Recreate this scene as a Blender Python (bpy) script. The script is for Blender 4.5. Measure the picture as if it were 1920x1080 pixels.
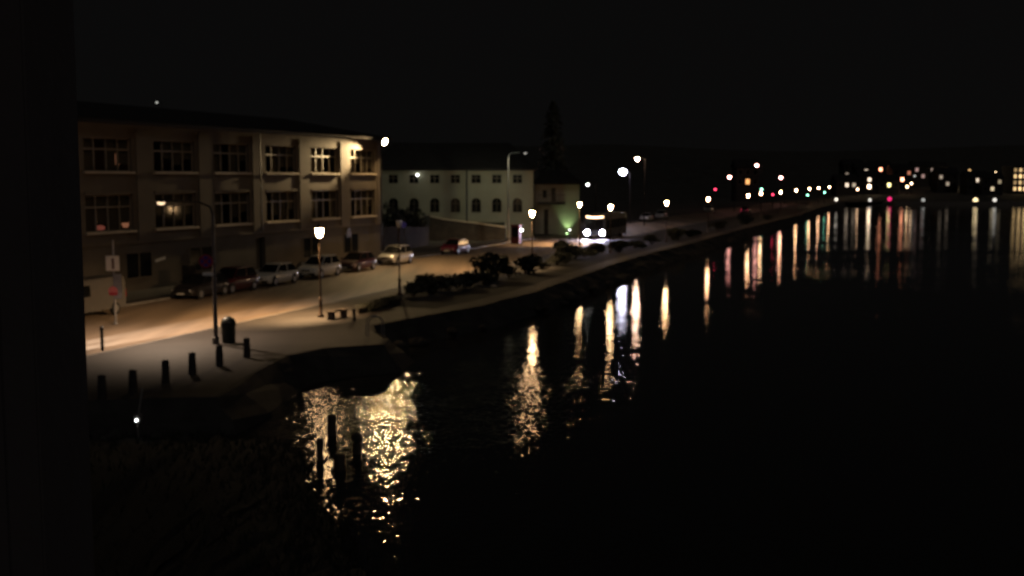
import bpy, bmesh, math, random
from mathutils import Vector, Matrix
random.seed(7)
for o in list(bpy.data.objects): bpy.data.objects.remove(o)
SC = bpy.context.scene
COL = SC.collection
PI = math.pi
# ------------------------------------------------------------------ camera
F = 2100.0            # focal length in photo pixels (photo 1920 wide)
HZ = 335.0            # horizon row of the photo
EYE = 8.5             # eye height above the water
cam = bpy.data.cameras.new('camera'); camo = bpy.data.objects.new('camera', cam); COL.objects.link(camo)
cam.sensor_width = 36.0; cam.lens = 36.0 * F / 1920.0
cam.clip_start = 0.05; cam.clip_end = 6000
PITCH = math.atan((540 - HZ) / F)
camo.location = (0, 0, EYE); camo.rotation_euler = (PI / 2 - PITCH, 0, 0)
cam.dof.use_dof = True; cam.dof.focus_distance = 1.0; cam.dof.aperture_fstop = 15.0
SC.camera = camo
# ------------------------------------------------------------------ night sky, added dim fill lamp, exposure
w = bpy.data.worlds.new('World'); SC.world = w; w.use_nodes = True
nt = w.node_tree; bg = nt.nodes['Background']
sky = nt.nodes.new('ShaderNodeTexSky'); sky.sky_type = 'NISHITA'; sky.sun_disc = False
sky.sun_elevation = math.radians(40); sky.sun_rotation = math.radians(200)
hsv = nt.nodes.new('ShaderNodeMixRGB'); hsv.blend_type = 'MIX'; hsv.inputs[0].default_value = 0.93
hsv.inputs[2].default_value = (11.0, 10.4, 10.2, 1)
nt.links.new(sky.outputs[0], hsv.inputs[1]); nt.links.new(hsv.outputs[0], bg.inputs['Color'])
bg.inputs['Strength'].default_value = 0.00028
sun = bpy.data.lights.new('fill_sun', 'SUN'); sun.energy = 0.085; sun.angle = math.radians(15); sun.color = (1, .93, .88)  # weak fill lamp added to lift the unlit surfaces
suno = bpy.data.objects.new('fill_sun', sun); COL.objects.link(suno)
suno.rotation_euler = (math.radians(50), 0, math.radians(30))
SC.view_settings.view_transform = 'Standard'; SC.view_settings.look = 'None'
SC.view_settings.exposure = 0.0; SC.view_settings.gamma = 1.0; SC.view_settings.use_curve_mapping = False
SC.cycles.max_bounces = 6; SC.cycles.diffuse_bounces = 2; SC.cycles.glossy_bounces = 3; SC.cycles.transparent_max_bounces = 12
SC.cycles.light_sampling_threshold = 0.0; SC.cycles.sample_clamp_indirect = 3.0; SC.cycles.caustics_reflective = False; SC.cycles.caustics_refractive = False
SC.cycles.use_denoising = True
try: SC.cycles.denoiser = 'OPENIMAGEDENOISE'; SC.cycles.denoising_prefilter = 'ACCURATE'
except Exception: pass

# ------------------------------------------------------------------ street frame: s along the road, n across it towards the buildings
TH = math.atan(0.41)
DX, DY = math.sin(TH), math.cos(TH)
def P(s, n, z=0.0): return Vector((s * DX - n * DY, s * DY + n * DX, z))
def SN(x, y): return (x * DX + y * DY, -x * DY + y * DX)
def ground(u, v, z=1.0):
    """where the ray of photo pixel (u, v) meets the level z"""
    a = Vector(((u - 960) / F, 1.0, -(v - 540) / F))
    c, s_ = math.cos(PITCH), math.sin(PITCH)
    d = Vector((a.x, a.y * c + a.z * s_, -a.y * s_ + a.z * c))
    t = (z - EYE) / d.z
    return Vector((d.x * t, d.y * t, z))
def at(u, v, Y):
    a = Vector(((u - 960) / F, 1.0, -(v - 540) / F))
    c, s_ = math.cos(PITCH), math.sin(PITCH)
    d = Vector((a.x, a.y * c + a.z * s_, -a.y * s_ + a.z * c))
    return Vector((d.x * Y / d.y, Y, EYE + d.z * Y / d.y))
def lerp_tab(tab, s):
    if s <= tab[0][0]: return tab[0][1]
    for (a, b), (c, d) in zip(tab, tab[1:]):
        if s <= c: return b + (d - b) * (s - a) / (c - a)
    return tab[-1][1]
NK = [(-60, 28), (50, 35), (150, 41.5), (240, 44), (340, 48), (420, 52)]
FK = [(-60, 39), (66, 46.8), (200, 54.8), (260, 56), (340, 58), (420, 61)]
nk = lambda s: lerp_tab(NK, s)
fk = lambda s: lerp_tab(FK, s)
ROT = -TH              # local +Y turned into the road direction

# ------------------------------------------------------------------ materials
def mat(name, col, rough=0.7, metal=0.0, noise=0.0, scale=3.0, bump=0.0, coat=0.0, stretch=None, spec=None, rot=0.0, coords='Object', detail=5):
    m = bpy.data.materials.new(name); m.use_nodes = True
    t = m.node_tree; b = t.nodes['Principled BSDF']
    b.inputs['Base Color'].default_value = (*col, 1); b.inputs['Roughness'].default_value = rough; b.inputs['Metallic'].default_value = metal
    if coat: b.inputs['Coat Weight'].default_value = coat; b.inputs['Coat Roughness'].default_value = 0.06
    if spec is not None: b.inputs['Specular IOR Level'].default_value = spec
    if noise or bump:
        tc = t.nodes.new('ShaderNodeTexCoord'); mp = t.nodes.new('ShaderNodeMapping')
        t.links.new(tc.outputs[coords], mp.inputs[0])
        if stretch: mp.inputs['Scale'].default_value = stretch
        mp.inputs['Rotation'].default_value = (0, 0, rot)
        n = t.nodes.new('ShaderNodeTexNoise'); n.inputs['Scale'].default_value = scale; n.inputs['Detail'].default_value = detail
        t.links.new(mp.outputs[0], n.inputs['Vector'])
        if noise:
            r = t.nodes.new('ShaderNodeValToRGB')
            r.color_ramp.elements[0].position = 0.3; r.color_ramp.elements[1].position = 0.72
            r.color_ramp.elements[0].color = (*[c * (1 - noise) for c in col], 1)
            r.color_ramp.elements[1].color = (*[min(1, c * (1 + noise)) for c in col], 1)
            t.links.new(n.outputs['Fac'], r.inputs[0]); t.links.new(r.outputs[0], b.inputs['Base Color'])
        if bump:
            n2 = t.nodes.new('ShaderNodeTexNoise'); n2.inputs['Scale'].default_value = scale * 6; n2.inputs['Detail'].default_value = 4
            t.links.new(mp.outputs[0], n2.inputs['Vector'])
            bp = t.nodes.new('ShaderNodeBump'); bp.inputs['Strength'].default_value = bump; bp.inputs['Distance'].default_value = 0.03
            t.links.new(n2.outputs['Fac'], bp.inputs['Height']); t.links.new(bp.outputs[0], b.inputs['Normal'])
    return m
def glow(name, col, strength):
    m = bpy.data.materials.new(name); m.use_nodes = True
    b = m.node_tree.nodes['Principled BSDF']
    b.inputs['Base Color'].default_value = (*[min(1, c) for c in col], 1); b.inputs['Roughness'].default_value = 0.3
    b.inputs['Emission Color'].default_value = (*col, 1); b.inputs['Emission Strength'].default_value = strength
    return m
M = {}
M['asphalt'] = mat('asphalt', (.18, .13, .088), .62, noise=.55, scale=1.0, bump=.25, stretch=(.55, .035, 1), rot=TH, coords='Object')
M['paving'] = mat('paving', (.035, .029, .025), .72, noise=.3, scale=.55, bump=.3)
M['kerb'] = mat('granite', (.17, .155, .14), .7, noise=.25, scale=2, bump=.2)
M['quay'] = mat('quay_stone', (.03, .027, .024), .8, noise=.4, scale=1.3, bump=.6)
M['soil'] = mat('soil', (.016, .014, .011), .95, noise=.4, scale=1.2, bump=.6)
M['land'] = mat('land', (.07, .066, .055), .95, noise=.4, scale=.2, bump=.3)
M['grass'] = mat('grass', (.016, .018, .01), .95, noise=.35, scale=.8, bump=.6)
M['plaster'] = mat('plaster', (.135, .108, .08), .85, noise=.14, scale=.5, bump=.15)
M['plaster_dark'] = mat('plaster_dark', (.115, .095, .073), .88, noise=.2, scale=.5, bump=.15)
M['sill'] = mat('sill_stone', (.5, .42, .32), .7, noise=.1, scale=2)
M['frame'] = mat('window_frame_paint', (.22, .185, .14), .5, noise=.06, scale=4)
M['cream'] = mat('cream_render', (.33, .32, .235), .85, noise=.12, scale=.4, bump=.1)
M['white_render'] = mat('white_render', (.4, .36, .3), .85, noise=.12, scale=.5)
M['roof'] = mat('dark_roof', (.02, .018, .018), .85, noise=.3, scale=1.5, bump=.3)
M['wood'] = mat('weathered_wood', (.06, .045, .035), .85, noise=.4, scale=3, bump=.5, stretch=(1, 1, .15))
M['darkmetal'] = mat('dark_metal', (.022, .022, .023), .45, .3, noise=.15, scale=6)
M['galv'] = mat('galvanised_steel', (.27, .26, .25), .5, .5, noise=.15, scale=4)
M['greypost'] = mat('grey_post_paint', (.13, .11, .1), .55, .1, noise=.2, scale=4)
M['brownpost'] = mat('brown_post_paint', (.07, .045, .03), .5, .1, noise=.2, scale=5)
M['stonepost'] = mat('dark_stone', (.05, .042, .037), .85, noise=.3, scale=4, bump=.5)
M['binpaint'] = mat('bin_green_paint', (.022, .032, .025), .45, noise=.2, scale=4)
M['dark_masonry'] = mat('dark_masonry', (.045, .036, .03), .9, noise=.35, scale=1.5, bump=.4)
M['rock'] = mat('rock', (.035, .032, .029), .9, noise=.4, scale=2, bump=.7)
M['leaf'] = mat('leaf', (.025, .028, .016), .6, noise=.3, scale=1.3)
M['needle'] = mat('needle', (.11, .12, .09), .7, noise=.3, scale=1)
M['bark'] = mat('bark', (.05, .038, .028), .95, noise=.3, scale=4, bump=.5)
M['tyre'] = mat('tyre', (.015, .015, .015), .85, noise=.1, scale=8)
M['rim'] = mat('rim_alloy', (.4, .4, .4), .35, .8, noise=.1, scale=6)
M['carglass'] = mat('car_glass', (.008, .009, .01), .13, noise=.05, scale=2, spec=.25)
M['lampglass'] = mat('lamp_glass', (.5, .5, .48), .12, noise=.05, scale=8, coat=.5)
M['taillamp'] = mat('tail_lamp_red', (.22, .01, .012), .2, noise=.1, scale=8, coat=.6)
M['plate'] = mat('number_plate', (.6, .6, .56), .5, noise=.05, scale=8)
M['blackplastic'] = mat('black_plastic', (.018, .018, .018), .55, noise=.1, scale=8)
M['paint_white'] = mat('car_paint_white', (.8, .76, .66), .3, noise=.04, scale=3, coat=.8)
M['paint_silver'] = mat('car_paint_silver', (.48, .46, .42), .3, .25, noise=.04, scale=3, coat=.8)
M['paint_maroon'] = mat('car_paint_maroon', (.055, .012, .02), .3, noise=.08, scale=3, coat=.8)
M['paint_black'] = mat('car_paint_black', (.014, .012, .013), .28, noise=.08, scale=3, coat=.8)
M['paint_darkred'] = mat('car_paint_dark_red', (.06, .01, .012), .3, noise=.08, scale=3, coat=.8)
M['paint_red'] = mat('car_paint_red', (.12, .01, .03), .3, noise=.06, scale=3, coat=.8)
M['paint_grey'] = mat('van_paint_grey', (.09, .083, .075), .4, noise=.05, scale=3, coat=.5)
M['bus_paint'] = mat('bus_paint', (.05, .065, .075), .35, noise=.06, scale=2, coat=.5)
M['sign_white'] = mat('sign_white', (.75, .72, .66), .45, noise=.05, scale=6)
M['sign_dark'] = mat('sign_dark', (.16, .1, .07), .5, noise=.05, scale=6)
M['sign_blue'] = mat('sign_blue', (.03, .03, .28), .45, noise=.06, scale=6)
M['sign_red'] = mat('sign_red', (.38, .02, .03), .45, noise=.06, scale=6)
M['sign_pink'] = mat('sign_pale_red', (.6, .16, .16), .5, noise=.06, scale=6)
M['red_paint'] = mat('red_paint', (.08, .008, .014), .45, noise=.12, scale=3)
M['housewall'] = mat('near_wall_paint', (.1, .085, .085), .9, noise=.15, scale=1.2, bump=.2)
M['farwall'] = mat('far_house_wall', (.035, .032, .03), .9, noise=.15, scale=.4)
M['curtain'] = mat('blind_cloth', (.17, .14, .105), .9, noise=.1, scale=1)
# glass of the building windows: part mirror, part see-through
def glass_mat():
    m = bpy.data.materials.new('window_glass'); m.use_nodes = True; t = m.node_tree
    for n in list(t.nodes): t.nodes.remove(n)
    o = t.nodes.new('ShaderNodeOutputMaterial'); g = t.nodes.new('ShaderNodeBsdfGlossy'); tr = t.nodes.new('ShaderNodeBsdfTransparent')
    mx = t.nodes.new('ShaderNodeMixShader'); fr = t.nodes.new('ShaderNodeLayerWeight'); fr.inputs[0].default_value = .5
    pw = t.nodes.new('ShaderNodeMath'); pw.operation = 'POWER'; pw.inputs[1].default_value = 4.0; t.links.new(fr.outputs['Facing'], pw.inputs[0])
    ad = t.nodes.new('ShaderNodeMath'); ad.inputs[1].default_value = .05; ad.use_clamp = True; t.links.new(pw.outputs[0], ad.inputs[0])
    g.inputs['Roughness'].default_value = .07; g.inputs['Color'].default_value = (.2, .2, .2, 1); tr.inputs[0].default_value = (.85, .85, .82, 1)
    t.links.new(ad.outputs[0], mx.inputs[0]); t.links.new(tr.outputs[0], mx.inputs[1]); t.links.new(g.outputs[0], mx.inputs[2]); t.links.new(mx.outputs[0], o.inputs[0])
    return m
M['glass'] = glass_mat()
def water_mat():
    m = bpy.data.materials.new('water'); m.use_nodes = True; t = m.node_tree; b = t.nodes['Principled BSDF']
    b.inputs['Base Color'].default_value = (.02, .02, .019, 1); b.inputs['Roughness'].default_value = .035; b.inputs['IOR'].default_value = 1.33
    g = t.nodes.new('ShaderNodeNewGeometry')
    def noise(scale, sx, sy, detail, rot):
        mp = t.nodes.new('ShaderNodeMapping'); mp.inputs['Scale'].default_value = (sx, sy, 1); mp.inputs['Rotation'].default_value = (0, 0, rot)
        n = t.nodes.new('ShaderNodeTexNoise'); n.inputs['Scale'].default_value = scale; n.inputs['Detail'].default_value = detail; n.inputs['Roughness'].default_value = .45
        t.links.new(g.outputs['Position'], mp.inputs[0]); t.links.new(mp.outputs[0], n.inputs['Vector']); return n.outputs['Fac']
    def mul(a, k):
        q = t.nodes.new('ShaderNodeMath'); q.operation = 'MULTIPLY'; t.links.new(a, q.inputs[0])
        if isinstance(k, float): q.inputs[1].default_value = k
        else: t.links.new(k, q.inputs[1])
        return q.outputs[0]
    def add(a, c):
        q = t.nodes.new('ShaderNodeMath'); q.operation = 'ADD'; t.links.new(a, q.inputs[0]); t.links.new(c, q.inputs[1]); return q.outputs[0]
    h = add(mul(noise(2.7, 1.3, 1.35, 2.4, .12), .05), mul(noise(.5, 1.2, 1.0, 1.0, -.2), .06))
    h = add(h, mul(noise(9.0, 1.2, 1.0, 1.0, .4), .0045))
    # patches of rougher and calmer water
    patch = t.nodes.new('ShaderNodeMapRange'); patch.inputs[1].default_value = .38; patch.inputs[2].default_value = .62; patch.inputs[3].default_value = .55; patch.inputs[4].default_value = 1.25
    t.links.new(noise(.035, 1, 1.6, 2, .4), patch.inputs[0])
    h = mul(h, patch.outputs[0])
    # the breeze ruffles the cove; farther out the water lies calm
    sx = t.nodes.new('ShaderNodeSeparateXYZ'); t.links.new(g.outputs['Position'], sx.inputs[0])
    yy = add(sx.outputs[1], mul(noise(.05, 1, 1, 2, 0), 12.0))
    far = t.nodes.new('ShaderNodeMapRange'); far.interpolation_type = 'SMOOTHSTEP'; far.inputs[1].default_value = 44; far.inputs[2].default_value = 62; far.inputs[3].default_value = 1.0; far.inputs[4].default_value = 0.0
    t.links.new(yy, far.inputs[0])
    side = t.nodes.new('ShaderNodeMapRange'); side.interpolation_type = 'SMOOTHSTEP'; side.inputs[1].default_value = 0; side.inputs[2].default_value = 10; side.inputs[3].default_value = 1.0; side.inputs[4].default_value = 0.0
    t.links.new(add(sx.outputs[0], mul(noise(.07, 1, 1, 2, .5), 5.0)), side.inputs[0])
    ruf = mul(far.outputs[0], side.outputs[0])
    nr = t.nodes.new('ShaderNodeMapRange'); nr.interpolation_type = 'SMOOTHSTEP'; nr.inputs[1].default_value = 22; nr.inputs[2].default_value = 44; nr.inputs[3].default_value = .0; nr.inputs[4].default_value = 1.0
    t.links.new(yy, nr.inputs[0]); ruf = mul(ruf, nr.outputs[0])
    amp = t.nodes.new('ShaderNodeMapRange'); amp.inputs[3].default_value = .2; amp.inputs[4].default_value = 1.0; t.links.new(ruf, amp.inputs[0])
    rg = t.nodes.new('ShaderNodeMapRange'); rg.inputs[3].default_value = .03; rg.inputs[4].default_value = .055; t.links.new(ruf, rg.inputs[0]); t.links.new(rg.outputs[0], b.inputs['Roughness'])
    h = mul(h, amp.outputs[0])
    bp = t.nodes.new('ShaderNodeBump'); bp.inputs['Strength'].default_value = 1.0; bp.inputs['Distance'].default_value = 1.0
    t.links.new(h, bp.inputs['Height']); t.links.new(bp.outputs[0], b.inputs['Normal'])
    return m
M['water'] = water_mat()
WARM = (1.0, .62, .3); PEACH = (1.0, .6, .42); WHITE = (1.0, .93, .8); COOL = (.78, .76, 1.0); YEL = (1.0, .78, .36); GREEN = (.35, 1.0, .62)
M['lantern_glow'] = glow('lantern_glow', WARM, 90)
M['far_lantern_glow'] = glow('far_lantern_glow', (1, .54, .28), 60)
M['flood_glow'] = glow('flood_glow', (1, .68, .32), 1500)
M['arm_glow'] = glow('street_light_glow', (1, .7, .42), 1.6)
M['arm_panel'] = glow('street_light_panel', (1, .66, .4), 420)
M['green_panel'] = glow('street_light_pale_panel', (.86, 1.0, .55), 1500)
M['dim_glow'] = glow('dim_white_glow', (.8, .8, .72), .6)
M['led_glow'] = glow('led_glow', (.8, .78, 1.0), 70)
M['tall_glow'] = glow('sodium_glow', (1.0, .62, .42), 260)
M['pink_glow'] = glow('pink_glow', (1.0, .42, .36), 22)
M['small_white'] = glow('small_white_glow', (.95, .97, .9), 9)
M['head_glow'] = glow('headlight_glow', (.74, .7, 1.0), 350)
M['sign_glow'] = glow('display_glow', (1.0, .62, .36), 5)
M['tail_glow'] = glow('tail_glow', (1.0, .05, .13), 6)
M['green_glow'] = glow('green_signal_glow', (.3, 1.0, .62), 9)
M['magenta_glow'] = glow('magenta_glow', (1.0, .03, .2), 1.2)
M['room_orange'] = glow('room_lamp_orange', (.9, .36, .2), .32)
M['room_red'] = glow('room_lamp_red', (.75, .2, .14), .25)
M['greenwash'] = glow('green_uplight', (.6, 1.0, .42), 30)
def quiet(m): m.cycles.emission_sampling = 'NONE'; return m
def window_glow(i, col, k):
    key = 'lit_%d' % i
    M[key] = glow('lit_window_%d' % i, col, k); return key

# ------------------------------------------------------------------ mesh builder and bookkeeping
class MB:
    def __init__(s): s.v = []; s.f = []
    def add(s, vs, fs):
        o = len(s.v); s.v += [tuple(p) for p in vs]; s.f += [tuple(i + o for i in f) for f in fs]; return s
    def box(s, x0, x1, y0, y1, z0, z1):
        return s.add([(x0, y0, z0), (x1, y0, z0), (x1, y1, z0), (x0, y1, z0), (x0, y0, z1), (x1, y0, z1), (x1, y1, z1), (x0, y1, z1)],
                     [(3, 2, 1, 0), (4, 5, 6, 7), (0, 1, 5, 4), (1, 2, 6, 5), (2, 3, 7, 6), (3, 0, 4, 7)])
    def tube(s, p0, p1, r0, r1=None, seg=10):
        r1 = r0 if r1 is None else r1
        p0, p1 = Vector(p0), Vector(p1); d = (p1 - p0).normalized()
        a = d.orthogonal().normalized(); b = d.cross(a)
        vs = []
        for p, r in ((p0, r0), (p1, r1)):
            for i in range(seg):
                t = 2 * PI * i / seg; vs.append(p + a * (r * math.cos(t)) + b * (r * math.sin(t)))
        fs = [(i, (i + 1) % seg, seg + (i + 1) % seg, seg + i) for i in range(seg)]
        fs += [tuple(range(seg - 1, -1, -1)), tuple(range(seg, 2 * seg))]
        return s.add(vs, fs)
    def path(s, pts, r, seg=8):
        for a, b in zip(pts, pts[1:]): s.tube(a, b, r, r, seg)
        return s
    def lathe(s, prof, seg=14, c=(0, 0, 0), axis='z'):
        vs = []
        for r, z in prof:
            for i in range(seg):
                t = 2 * PI * i / seg; q = (r * math.cos(t), r * math.sin(t), z)
                if axis == 'x': q = (q[2], q[0], q[1])
                if axis == 'y': q = (q[0], q[2], q[1])
                vs.append((q[0] + c[0], q[1] + c[1], q[2] + c[2]))
        n = len(prof); fs = []
        for k in range(n - 1):
            for i in range(seg):
                j = (i + 1) % seg; fs.append((k * seg + i, k * seg + j, (k + 1) * seg + j, (k + 1) * seg + i))
        fs.append(tuple(range(seg - 1, -1, -1))); fs.append(tuple((n - 1) * seg + i for i in range(seg)))
        return s.add(vs, fs)
    def poly(s, pts, z0, z1):
        n = len(pts); vs = [(p[0], p[1], z0) for p in pts] + [(p[0], p[1], z1) for p in pts]
        return s.add(vs, [tuple(range(n - 1, -1, -1)), tuple(range(n, 2 * n))] + [(i, (i + 1) % n, n + (i + 1) % n, n + i) for i in range(n)])
    def prism(s, prof, y0, y1):            # profile in x, z pushed along y
        n = len(prof); vs = [(p[0], y0, p[1]) for p in prof] + [(p[0], y1, p[1]) for p in prof]
        return s.add(vs, [tuple(range(n)), tuple(range(2 * n - 1, n - 1, -1))] + [(i, n + i, n + (i + 1) % n, (i + 1) % n) for i in range(n)])
    def mesh(s, name, m, bevel=0.0, smooth=False, seg=2):
        me = bpy.data.meshes.new(name); me.from_pydata(s.v, [], s.f); me.update()
        bm = bmesh.new(); bm.from_mesh(me)
        bmesh.ops.recalc_face_normals(bm, faces=bm.faces)
        if bevel: bmesh.ops.bevel(bm, geom=[e for e in bm.edges if e.calc_face_angle(0) > .5], offset=bevel, segments=seg, affect='EDGES', clamp_overlap=True)
        bm.to_mesh(me); bm.free()
        if smooth:
            for p in me.polygons: p.use_smooth = True
            try: me.set_sharp_from_angle(angle=.7)
            except Exception: pass
        me.materials.append(M[m] if isinstance(m, str) else m); return me
    def build(s, name, m, parent=None, bevel=0.0, smooth=False, loc=None, rz=0.0, seg=2):
        return put(s.mesh(name, m, bevel, smooth, seg), name, parent, loc, rz)
def put(me, name, parent=None, loc=None, rz=0.0):
    o = bpy.data.objects.new(name, me); COL.objects.link(o)
    if parent is not None: o.parent = parent
    if loc is not None: o.location = loc
    o.rotation_euler = (0, 0, rz); return o
def tag(o, label, cat, group=None):
    o['label'] = label; o['category'] = cat
    if group: o['group'] = group
    elif 'group' in o: del o['group']
    return o
def thing(name, label, cat, loc=(0, 0, 0), rz=0.0, group=None):
    o = bpy.data.objects.new(name, None); COL.objects.link(o); o.empty_display_size = .3
    o.location = loc; o.rotation_euler = (0, 0, rz); return tag(o, label, cat, group)
def struct(o, kind='structure'): o['kind'] = kind; return o
def copy_tree(o, parent=None, swap=None):
    c = o.copy(); COL.objects.link(c)
    if parent is not None: c.parent = parent
    if swap and c.type == 'MESH' and o.data.materials and o.data.materials[0] in swap:
        c.material_slots[0].link = 'OBJECT'; c.material_slots[0].material = swap[o.data.materials[0]]
    for ch in list(o.children): copy_tree(ch, c, swap)
    return c
def dup(o, label, loc, rz=None, swap=None, group=None):
    c = copy_tree(o, None, swap); c.location = loc
    if rz is not None: c.rotation_euler = (0, 0, rz)
    c['label'] = label
    if group: c['group'] = group
    return c
def spot(parent, loc, target, power, col, angle, blend=.6, size=.06, name='lamp'):
    l = bpy.data.lights.new(name, 'SPOT'); l.energy = power; l.color = col; l.spot_size = math.radians(angle); l.spot_blend = blend; l.shadow_soft_size = size
    o = bpy.data.objects.new(name, l); COL.objects.link(o)
    if parent is not None: o.parent = parent
    o.location = loc; o.rotation_euler = (Vector(target) - Vector(loc)).to_track_quat('-Z', 'Y').to_euler(); return o

# ================================================================== SETTING
# water
wm = MB().add([(-700, -60, 0), (2200, -60, 0), (2200, 2400, 0), (-700, 2400, 0)], [(0, 1, 2, 3)])
struct(wm.build('water', 'water'))
# shoreline (top edge of the quay)
PVZ = 1.12
edge_px = [(160, 752), (300, 748), (400, 745), (440, 722), (470, 700), (505, 680), (540, 666), (610, 654), (715, 646), (722, 636), (704, 624), (692, 612), (740, 602),
           (820, 588), (900, 574), (960, 558), (1000, 548), (1080, 520), (1160, 492), (1230, 472), (1300, 455), (1400, 427), (1500, 403)]
edge = [ground(u, v, PVZ) for u, v in edge_px]
edge = [P(-55, 24.5, PVZ), Vector((-22, 36.5, PVZ))] + edge + [P(296, 36, PVZ), P(330, 36.5, PVZ), Vector((104, 353, PVZ))]
edge2 = [Vector((122, 358, PVZ)), Vector((165, 357, PVZ)), Vector((260, 352, PVZ)), Vector((520, 350, PVZ)), Vector((1400, 380, PVZ))]
# ground sheet behind the quay, out to the horizon
inner = []
for p in edge:
    s, n = SN(p.x, p.y); inner.append(P(s, nk(s), 1.0))
inner2 = [p + Vector((-2, 6, 0)) for p in edge2]
outline = [Vector((p.x, p.y, 1.0)) for p in inner] + [Vector((p.x, p.y, 1.0)) for p in inner2] + [Vector((2200, 2400, 1)), Vector((-700, 2400, 1)), Vector((-700, -55, 1))]
bm = bmesh.new(); vs = [bm.verts.new(p) for p in outline]; es = [bm.edges.new((vs[i], vs[(i + 1) % len(vs)])) for i in range(len(vs))]
bmesh.ops.triangle_fill(bm, edges=es, use_beauty=True, normal=(0, 0, 1))
me = bpy.data.meshes.new('ground'); bm.to_mesh(me); bm.free(); me.materials.append(M['land']); struct(put(me, 'ground'))
# quay pavement slab with its stone face down into the water
def ribbon(name, a, b, z0, z1, m):
    mb = MB(); n = len(a); vs = []
    for p, q in zip(a, b): vs += [(p.x, p.y, z1), (q.x, q.y, z1), (q.x, q.y, z0), (p.x, p.y, z0)]
    fs = []
    for i in range(n - 1):
        k = 4 * i; fs += [(k, k + 1, k + 5, k + 4), (k + 1, k + 2, k + 6, k + 5), (k + 3, k, k + 4, k + 7)]
    fs += [(0, 3, 2, 1), (4 * n - 4, 4 * n - 3, 4 * n - 2, 4 * n - 1)]
    mb.add(vs, fs); return struct(mb.build(name, m))
def dense(pts, step=6.0):
    out = []
    for a, b in zip(pts, pts[1:]):
        k = max(1, int((b - a).length / step)); out += [a.lerp(b, i / k) for i in range(k)]
    return out + [pts[-1]]
ed = dense(edge, 5.0); inn = []
for p in ed:
    s, n = SN(p.x, p.y); inn.append(P(s, nk(s) - .16, 1))
ribbon('quay_pavement', ed, inn, -1.2, PVZ, 'paving')
# rough stone coping proud of the quay face
def offset(pts, d):
    out = []
    for i, p in enumerate(pts):
        a = pts[max(0, i - 1)]; b = pts[min(len(pts) - 1, i + 1)]; t = (b - a); t.z = 0; t.normalize(); out.append(p + Vector((t.y, -t.x, 0)) * d)
    return out
rq = random.Random(21); fine = dense(ed, 1.4); rows_ = []
for d_, z_ in ((-.02, PVZ + .03), (.12, PVZ + .02), (.45, .75), (.85, .42), (1.2, .12), (1.7, -.4)):
    rows_.append([p + Vector((rq.uniform(-.1, .1), rq.uniform(-.1, .1), z_ - p.z + (rq.uniform(-.12, .12) if d_ > .2 else rq.uniform(-.012, .012)))) for p in offset(fine, d_ * 1.0)])
nf = len(fine)
struct(MB().add([p for r in rows_ for p in r], [(a * nf + i, a * nf + i + 1, (a + 1) * nf + i + 1, (a + 1) * nf + i) for a in range(5) for i in range(nf - 1)]).build('quay_wall', 'quay'))
ribbon('far_quay', edge2, inner2, -1.2, 1.12, 'kerb')
ss = [-55 + 5 * i for i in range(94)]
ribbon('kerb', [P(s, nk(s) - .158) for s in ss], [P(s, nk(s)) for s in ss], .9, PVZ + .006, 'kerb')
def sheet(name, a, b, z, m):
    mb = MB(); vs = []
    for p, q in zip(a, b): vs += [(p.x, p.y, z), (q.x, q.y, z)]
    mb.add(vs, [(2 * i, 2 * i + 1, 2 * i + 3, 2 * i + 2) for i in range(len(a) - 1)]); return struct(mb.build(name, m))
sheet('road', [P(s, nk(s) + .003) for s in ss], [P(s, fk(s) - .003) for s in ss], 1.004, 'asphalt')
ribbon('kerb', [P(s, fk(s)) for s in ss], [P(s, fk(s) + .158) for s in ss], .9, PVZ + .006, 'kerb')
ribbon('pavement', [P(s, fk(s) + .16) for s in ss], [P(s, max(53.0, fk(s) + 3.2)) for s in ss], .9, PVZ, 'paving')
# planting strip on the quay between the lamps and the water
sv = [57 + 4 * i for i in range(58)]
def edge_n(s):
    best = None
    for a, b in zip(ed, ed[1:]):
        sa, na = SN(a.x, a.y); sb, nb = SN(b.x, b.y)
        if sa <= s <= sb: best = na + (nb - na) * (s - sa) / max(1e-6, sb - sa)
    return best if best is not None else 30
sheet('planting_soil', [P(s, edge_n(s) + 1.5) for s in sv], [P(s, max(edge_n(s) + 1.9, nk(s) - 1.5 - .05 * max(0, 75 - s))) for s in sv], PVZ + .005, 'soil')
sg = [150 + 5 * i for i in range(22)]
sheet('grass_verge', [P(s, nk(s) - 1.4) for s in sg], [P(s, nk(s) - .5) for s in sg], PVZ + .01, 'grass')
# hills behind the town
def hill_z(x, y):
    s, n = SN(x, y)
    a = (n - 92) * .16 if n > 92 else (n - 92) * .5
    b = (y - 369) * .075 - max(0, 112 - x) * .1
    k = math.sin(x * .013 + 1) * 4 + math.sin(y * .011 + x * .006) * 5
    h = max(a, b)
    h = h if h < 14 else 14 + (h - 14) * .55
    return 1.0 + min(h, 55) * .9 + (k * min(1, max(0, h) / 30.0)) - .3
gx = [-620 + 20 * i for i in range(112)]; gy = [-40 + 20 * i for i in range(72)]
vs = [(x, y, max(-3, hill_z(x, y))) for y in gy for x in gx]; nx = len(gx)
fs = [(j * nx + i, j * nx + i + 1, (j + 1) * nx + i + 1, (j + 1) * nx + i) for j in range(len(gy) - 1) for i in range(nx - 1)]
fs = [f for f in fs if max(vs[i][2] for i in f) > .2]
struct(MB().add(vs, fs).build('hills', 'land', smooth=True))

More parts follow.
